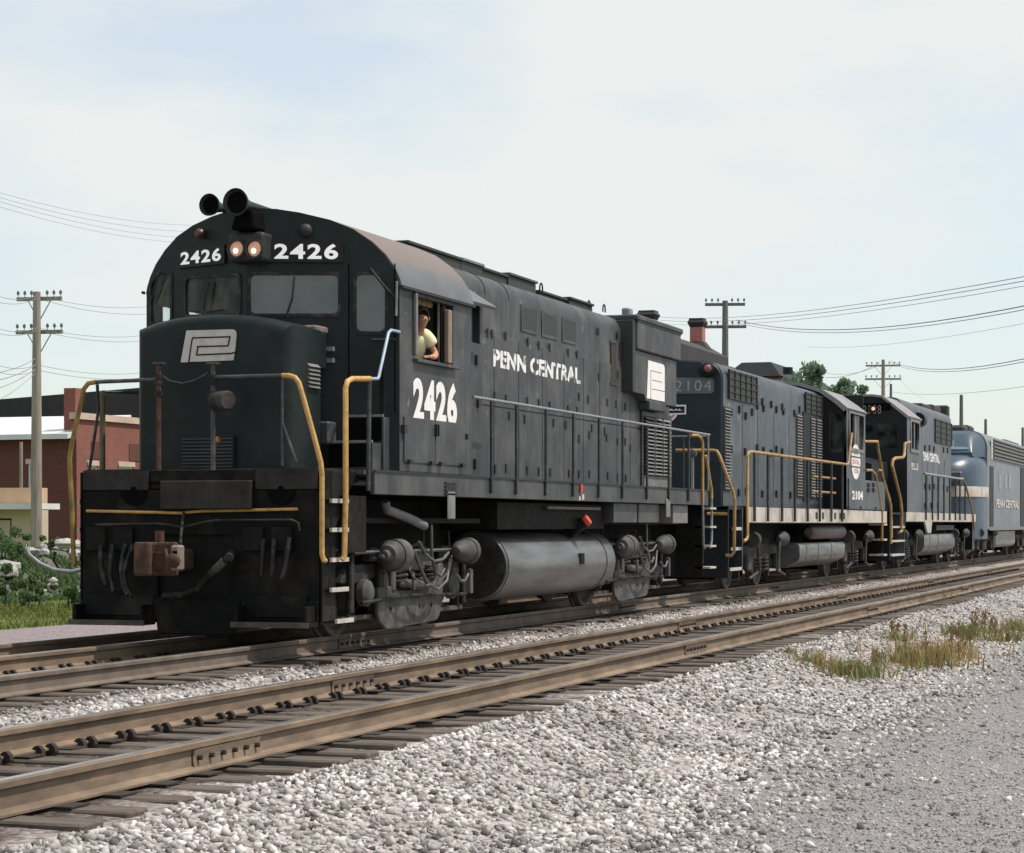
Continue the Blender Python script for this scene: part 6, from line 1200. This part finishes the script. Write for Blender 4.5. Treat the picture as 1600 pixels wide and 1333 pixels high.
plate('cab_placard', pY3, [(SX(1424, 1.5), SZ(1428, 734, 1.5)), (SX(1434, 1.5), SZ(1428, 734, 1.5)), (SX(1434, 1.5), SZ(1428, 723, 1.5)), (SX(1424, 1.5), SZ(1428, 723, 1.5))], [], .006, M['dull'], L3, .008)
text('cab_number', '2388', pY3, SX(1425, 1.5), SZ(1428, 732, 1.5), SX(1433, 1.5)-SX(1425, 1.5), .22, u3, L3, bold=.02, off=.011)
latches(L3, [(1445, 700), (1452, 700), (1459, 702), (1474, 703), (1480, 704), (1445, 760), (1452, 761), (1459, 760), (1466, 762), (1474, 762), (1480, 764), (1445, 790), (1455, 790), (1465, 790)], .95, .09, .09)
for px in (1441, 1449, 1458, 1467, 1476): x = SX(px, .95); sbox('door_seam', L3, M['latch'], x-.03, x+.03, .949, .953, 1.7, 3.4)
MB().box(xf3+.4, xe3, -1.5, 1.5, 1.34, 1.60).build('side_sill', M['dark2'], L3); sbox('sill_stripe', L3, M['stripe'], xf3+.4, xe3, 1.501, 1.515, 1.36, 1.62, 0, True)
MB().prism([(SX(1446, 1.5)-.2, 1.36), (SX(1456, 1.5), 1.36), (SX(1454, 1.5), 1.02), (SX(1449, 1.5), 1.02)], 'y', -1.515, -1.46).build('sill_bracket', M['stripe'], L3)
tubeS('orange_handrail', L3, M['yellow2'], [(1405, 832), (1409, 830), (1409, 800), (1407, 780), (1394, 727), (1395, 719), (1399, 716), (1411, 715), (1413, 711), (1414, 693), (1422, 691)], .042, 8, 1.56)
rails(L3, M['railgrey'], M['railblack'], SX(1444, 1.56), SX(1503, 1.56), 2.75, 1.56, [SX(p, 1.56) for p in (1447, 1457, 1466, 1475, 1484, 1493, 1500, 1508)], 1.40, .04)
tubeS('rear_handrail', L3, M['yellow2'], [(1495, 748), (1505, 748), (1508, 755), (1520, 800), (1522, 830)], .035, 8, 1.56)
xq = xc3-2.7
MB().box(xq, xq+.06, -1.45, 1.45, .3, 1.6).build('pilot_plate', M['dark2'], L3); MB().box(xq, xf3+.5, -1.45, 1.45, 1.55, 1.60).build('front_deck', M['dark2'], L3); MB().box(xq-.9, xq, -.13, .13, .8, 1.02).build('coupler', M['rust'], L3)
for z in (.42, .8, 1.18): MB().box(xq+.1, xf3+.3, -1.5, -1.05, z, z+.05).build('step', M['step'], L3)
MB().box(xf3+.2, xf3+.26, -1.5, -.8, .3, 1.6).build('step_side', M['unit2'], L3)
MB().box(xf3+.5, xe3-.5, -.5, .5, .95, 1.34).build('centre_sill', M['under'], L3); MB().box(xe3-.05, xe3, -1.4, 1.4, .4, 1.6).build('rear_pilot', M['under'], L3)
f0_, f1_ = SX(1432, 1.3), SX(1488, 1.3)
MB().prism(rpoly([(-.95, .30), (-1.38, .52), (-1.38, 1.0), (1.38, 1.0), (1.38, .52), (.95, .30)], .14), 'x', f0_+1, f1_).build('fuel_tank', M['tank'], L3, smooth=30)
tb = MB().prism(rpoly([(-.95, .295), (-1.39, .515), (-1.39, 1.01), (1.39, 1.01), (1.39, .515), (.95, .295)], .14), 'x', 0, .06).build('tank_strap', M['louver'], L3); tb.location.x = f0_+2.2; clone(tb, L3, [(f0_+4, 0, 0)])
MB().box(SX(1458, 1.3), SX(1486, 1.3), -1.4, -.9, 1.1, 1.25).build('battery_box', M['latch'], L3)
truck(L3, xc3+1.6, 2.75, 'gp'); truck(L3, xe3-3.1, 2.75, 'gp')

# ================================================================== PASSENGER ENGINE AND COACH
L4 = thing('passenger_locomotive', 'streamlined blue grey passenger locomotive with rounded nose and white band, last in the consist', 'locomotive', (66, 0, 0), 'coupled locomotives')
xn = 57.3; xb4 = 59.7; xE = xb4+20
zt4 = 4.66; zs = 3.78
def ering(x, hw, z0, z1, r, n=5):
    pts = [(-hw, z0), (-hw, z1-r)]+[(-hw+r*1.0-r*math.cos(math.pi/2*i/n), z1-r+r*math.sin(math.pi/2*i/n)) for i in range(1, n+1)]
    return [(x, y, z) for y, z in pts]+[(x, -y, z) for y, z in pts[::-1]]
xw4 = xn+1.35
MB().loft([ering(xw4+1.1, 1.5, 1.1, zt4, .62), ering(xE, 1.5, 1.1, zt4, .62)]).build('body', M['eside'], L4, smooth=40)
MB().loft([ering(xn, .55, .8, zs-.62, .45), ering(xn+.25, .95, .75, zs-.32, .6), ering(xn+.8, 1.28, .75, zs-.08, .6), ering(xn+1.6, 1.45, .75, zs+.0, .55), ering(xw4+1.15, 1.5, .75, zs+.04, .5)]).build('nose', M['enose'], L4, smooth=60)
MB().loft([ering(xw4-.15, 1.12, zs-.1, zs+.05, .05), ering(xw4+.4, 1.25, zs-.1, zt4-.18, .5), ering(xw4+1.12, 1.46, zs-.1, zt4-.01, .6)]).build('cab_hood', M['enose'], L4, smooth=40)
pW = [(xw4-.05, zs+.10), (xw4+.37, zt4-.42)]
for s_ in (-1, 1):
    fz_ = lambda z: xw4-.15+.55*(z-zs-.05)/(zt4-.23-zs); za_, zb_w = zs+.16, zt4-.34
    MB().add([(fz_(za_)-.05, s_*.07, za_), (fz_(za_)-.03, s_*.98, za_), (fz_(zb_w)-.03, s_*.98, zb_w-.12), (fz_(zb_w)-.05, s_*.07, zb_w), (fz_(za_)+.1, s_*.07, za_), (fz_(za_)+.1, s_*.98, za_), (fz_(zb_w)+.1, s_*.98, zb_w-.12), (fz_(zb_w)+.1, s_*.07, zb_w)], [(0, 1, 2, 3), (4, 5, 6, 7), (0, 1, 5, 4), (1, 2, 6, 5), (2, 3, 7, 6), (3, 0, 4, 7)]).build('windscreen', mat('pale windscreen glass', (.12, .2, .25), .06, spec=.9), L4)
z_w0, z_w1 = SZ(1530, 776, 1.45), SZ(1530, 760, 1.45)
MB().loft([[(x+dx*1.0, y*1.012, z) for x, y, z in ering(xx, hw, z_w0, z_w1, .01, 2)] for xx, hw, dx in ((xn-.02, .60, 0), (xn+.25, .98, 0), (xn+.8, 1.30, 0), (xn+1.6, 1.46, 0), (SX(1544, 1.5), 1.5, 0))], caps=True).build('white_band', M['stripe'], L4, smooth=60)
hq = F(1522, 727, xn); MB().lathe((xn+.25, 0, zs-.5), (-1, 0, .1), [(0, .2), (.2, .2), (.24, .15), (.2, 0)], 18).build('headlight', M['railgrey'], L4, smooth=40)
lq = S(1523, 727, -.75); MB().lathe((xn+.75, -.72, zs-.45), (-.8, -.5, .1), [(0, .16), (.16, .14), (.2, 0)], 14).build('class_light', M['railgrey'], L4, smooth=40)
pd = MB().box(xn-.75, xn-.6, -1.0, .2, SZ(1515, 758, 1.0), SZ(1515, 738, 1.0)).build('diaphragm_plate', M['unit3'], L4, bevel=.06)
MB().box(xn-.6, xn+.3, -.8, 0, SZ(1515, 754, 1.0), SZ(1515, 742, 1.0)).build('diaphragm_arm', M['dark2'], L4)
MB().box(xn-.2, xn+1.6, -1.2, 1.2, .25, 1.0).build('pilot', M['unit3'], L4, bevel=.15)
gx0, gx1 = SX(1551, 1.5), SX(1640, 1.5); gz0, gz1 = SZ(1575, 722, 1.5), SZ(1575, 693, 1.5)
gp_ = MB().box(gx0, gx1, -1.53, -1.505, gz0, gz1).build('vent_grille', M['screen'], L4)
b = MB().box(gx0, gx1, -1.56, -1.531, gz0, gz0+.05).build('grille_bar', M['louver'], L4); clone(b, L4, [(0, 0, (gz1-gz0-.05)*i/5) for i in range(1, 6)])
MB().box(gx0-.6, gx0-.05, -1.52, -1.505, gz0-.05, gz1).build('cab_window', M['stripe'], L4); MB().box(gx0-.5, gx0-.15, -1.525, -1.521, gz0+.15, gz1-.1).build('pane', M['glassdark'], L4)
for px in (1562, 1571, 1577): x = SX(px, 1.5); MB().box(x-.28, x+.28, -1.512, -1.503, SZ(px, 764, 1.5), SZ(px, 742, 1.5)).build('side_window', mat('dark side pane', (.03, .035, .04), .2), L4)
MB().box(SX(1594, 1.5), SX(1600, 1.5), -1.52, -1.503, 1.2, gz0-.1).build('side_door', M['dark2'], L4); MB().box(SX(1546, 1.5), SX(1552, 1.5), -1.515, -1.503, 1.2, gz0-.3).build('cab_door', M['dark2'], L4)
text('road_name', 'PENN CENTRAL', pY3, SX(1556, 1.5), SZ(1570, 794, 1.5), SX(1591, 1.5)-SX(1556, 1.5), .32, M['dull'], L4, bold=.04, off=.02)
MB().box(SX(1546, 1.5), xE, -1.51, 1.51, 1.05, 1.16).build('skirt_edge', M['louver'], L4)
for a, b_, h_ in ((SX(1496, .1), SX(1503, .1), .3), (SX(1504, .1), SX(1512, .1), .38), (SX(1512, .1), SX(1524, .1), .22), (SX(1571, .3), SX(1592, .3), .3)): MB().box(a, b_, -.35, .35, zt4-.02, zt4+h_).build('roof_horn', M['slate'], L4, bevel=.08)
MB().box(SX(1546, .4), SX(1568, .4), -.2, .2, zt4, zt4+.16).build('roof_hatch', M['louver'], L4)
truck(L4, xb4+1.2, 4.3, 'a1a'); truck(L4, xb4+15, 4.3, 'a1a'); MB().box(xb4+4.5, xb4+11.5, -1.3, 1.3, .4, 1.1).build('fuel_tank', M['tank'], L4, bevel=.1)
CO = thing('passenger_coach', 'dusty grey coach coupled behind the passenger locomotive at the right edge', 'coach', (xE+13, 0, 0))
MB().loft([ering(xE+.8, 1.5, 1.1, zt4, .62), ering(xE+25, 1.5, 1.1, zt4, .62)]).build('body', M['eside'], CO, smooth=40); truck(CO, xE+4, 2.7, 'gp'); truck(CO, xE+22, 2.7, 'gp')
wv = MB().box(xE+2, xE+3.4, -1.52, -1.5, 2.6, 3.5).build('window', M['glassdark'], CO); clone(wv, CO, [(2.2*i, 0, 0) for i in range(1, 10)])

# ================================================================== BACKGROUND RIGHT
pB = pole(1133, 470, 95, 'dark utility pole with two skewed crossarms rising behind the second locomotive', ((475, .85), (510, .9)), M['polefar'], .17, armdir=(.25, -1), brace=False)
pC = pole(1380, 562, 150, 'pale utility pole with V braces under two crossarms above the third locomotive', ((571, 1.15), (592, 1.2)), M['pole'], .16, armdir=(.2, -1))
pole(1502, 617, 190, 'plain pole with small side brackets above the blue nose of the passenger engine', (), M['polefar'], .2)
pole(1540, 655, 240, 'short plain pole right of the bracketed one', (), M['polefar'], .2); pole(1598, 668, 260, 'pole cut by the right edge of the picture above the coach', (), M['polefar'], .2)
pole(1392, 600, 165, 'thin bare post just right of the V-braced pole', (), M['polefar'], .13)
pD_, = (thing,)
ho = thing('house', 'dark roofed house with two flared red brick chimneys behind the lead locomotive', 'house', (D(1075, 818, 75).x, D(1075, 818, 75).y, -.4))
def chim(px, ytop, ybot, wpx, d):
    p = D(px, ybot, d); hw = wpx/2/FPX*d; zt_ = D(px, ytop, d).z; c = MB().box(p.x-hw, p.x+hw, p.y-hw, p.y+hw, p.z-1.2, zt_-.24).build('chimney', M['chimney'], ho)
    MB().loft([[(p.x+sx*hw*s, p.y+sy*hw*s, z) for sx, sy in ((-1, -1), (1, -1), (1, 1), (-1, 1))] for s, z in ((1.0, zt_-.30), (1.35, zt_-.14), (1.12, zt_-.05), (1.12, zt_))]).build('chimney_cap', M['slate'], c)
    MB().loft([[(p.x+sx*hw*s, p.y+sy*hw*s, z) for sx, sy in ((-1, -1), (1, -1), (1, 1), (-1, 1))] for s, z in ((1.9, p.z-.12), (1.15, p.z+.12))]).build('chimney_base', M['slate'], c)
chim(1090, 498, 540, 20, 75); chim(1013, 486, 512, 23, 75)
ra_ = D(1100, 541, 75); ap = D(1126, 556, 75); MB().prism([(ra_.y+6, 1.9+3), (ra_.y+6, 5.2), (ra_.y+.0, D(1100, 541, 75).z), (ra_.y-.56, D(1125, 556, 75).z), (ra_.y-.56, 4.9)], 'x', ra_.x-9, ra_.x+1.2).build('roof', M['slate'], ho)
MB().box(ra_.x-8.5, ra_.x+1.0, ra_.y-.4, ra_.y+5.5, -.4, 4.9).build('wall', M['beige'], ho)
h2 = thing('house', 'dark hipped house roof beyond the second locomotive right of the pole', 'house', (D(1185, 818, 110).x, D(1185, 818, 110).y, -.4)); c2 = D(1187, 566, 110)
MB().loft([[(c2.x-1, c2.y+1.6, c2.z-.75), (c2.x-1, c2.y-1.25, c2.z-.75), (c2.x+6, c2.y-1.25, c2.z-.75), (c2.x+6, c2.y+1.6, c2.z-.75)], [(c2.x, c2.y+.9, c2.z), (c2.x, c2.y-.55, c2.z), (c2.x+5, c2.y-.55, c2.z), (c2.x+5, c2.y+.9, c2.z)]]).build('roof', M['dark2'], h2); MB().box(c2.x-.8, c2.x+5.8, c2.y-1.1, c2.y+1.4, -.4, c2.z-.76).build('wall', M['brickdark_shade'], h2)
def tree(px, py, d, r, n, label, seed, lumps=9):
    p = D(px, py, d); t = thing('tree', label, 'tree', (p.x, p.y, -.4), 'trees behind the train')
    MB().tube([(p.x, p.y, -.5), (p.x+.1, p.y, p.z*.5), (p.x, p.y, p.z)], [.28, .2, .1], 8).build('trunk', M['pole'], t)
    rs = random.Random(seed)
    for i in range(5): a = rs.uniform(0, 6.28); MB().tube([(p.x, p.y, p.z-r[2]*.6), (p.x+math.cos(a)*r[0]*.7, p.y+math.sin(a)*r[1]*.7, p.z+rs.uniform(-.2, .5)*r[2])], [.07, .03], 5).build('limb', M['pole'], t)
    foliage('crown', p, r, int(n*2.2), .11, M['leaf'], t, lumps, seed)
tree(1260, 600, 98, (1.2, 1.2, 1.1), 1500, 'green treetop showing above the second locomotive hood', 3, 26); tree(1322, 622, 112, (1.3, 1.3, 1.1), 1700, 'green treetop above the second locomotive cab', 4, 26); tree(1240, 640, 120, (2.2, 2.2, 1.7), 1500, 'wide low tree behind the second locomotive hood', 9, 9)
tree(1000, 700, 110, (4, 4, 3), 1500, 'broad tree hidden behind the lead locomotive', 12)
# wires
def run(pts, d0, d1, sag=.4): return (D(*pts[0], d0), D(*pts[1], d1), sag)
for i, (y0_, y1_) in enumerate(((296, 352), (303, 362), (309, 372), (317, 380))):
    wires(('topmost', 'second from the top', 'third from the top', 'lowest')[i]+' of the four faint wires sloping down behind the round cab roof', 'wires over the left sky', [run(((-40, y0_-6), (300, y1_)), 60, 90, .25)], .0055, (1.5, .3))
ords = ('uppermost', 'second', 'third', 'fourth', 'fifth', 'lowest')
for i, (yA, yB, y0_) in enumerate(((462, 478, 452), (466, 490, 464), (512, 522, 503), (516, 531, 512), (570, 580, 560), (578, 588, 572))):
    wires(ords[i]+' of the wires from the left pole to behind the cab', 'wires on the left pole', [run(((58, yA), (240, yB)), 70, 90, .2)], .0075)
    wires(ords[i]+' of the wires from the left pole to the left edge', 'wires on the left pole', [run(((58, yA), (-30, y0_-2)), 70, 58, .2)], .0075, (0, 3))
for i, (y0_, y1_) in enumerate(((560, 578), (570, 590), (576, 605), (582, 628))): wires(('uppermost', 'second', 'third', 'steepest')[i]+' service wire sagging off the left edge from the left pole', 'service drops', [run(((56, y0_), (-20, y1_+6)), 70, 60, .1)], .011, (0, 1.5))
RW_ = (((1000, 492), (1640, 425), 130, 45, .5, .009, 'top wire of the upper trio rising to the right edge'), ((1000, 497), (1640, 432), 130, 45, .5, .009, 'middle wire of the upper trio rising to the right edge'), ((1000, 502), (1640, 440), 130, 45, .5, .007, 'bottom wire of the upper trio rising to the right edge'),
 ((1150, 500), (1640, 470), 95, 45, .5, .013, 'thicker upper wire from the dark skewed pole to the right edge'), ((1150, 504), (1640, 476), 95, 45, .5, .009, 'thinner lower wire from the dark skewed pole to the right edge'), ((1260, 542), (1640, 498), 140, 60, .3, .006, 'lone faint wire between the two poles and the right edge'),
 ((1290, 590), (1375, 566), 150, 150, .3, .014, 'upper short wire from the treetops to the V-braced pole'), ((1290, 583), (1375, 570), 150, 150, .3, .012, 'lower short wire from the treetops to the V-braced pole'), ((1390, 564), (1640, 552), 150, 60, .5, .015, 'upper wire from the V-braced pole top to the right edge'),
 ((1390, 567), (1640, 557), 150, 60, .5, .012, 'lower wire from the V-braced pole top to the right edge'), ((1390, 612), (1640, 598), 160, 80, .3, .009, 'lowest level wire right of the V-braced pole'), ((1405, 592), (1440, 622), 150, 200, .1, .010, 'short slanting wire dropping from the lower arm of the V-braced pole'))
for a, b_, d0, d1, s_, r_, lab in RW_: wires(lab, 'wires over the right sky', [(D(*a, d0), D(*b_, d1), s_)], r_, (0, .9 if b_[0] > 1600 else 0))
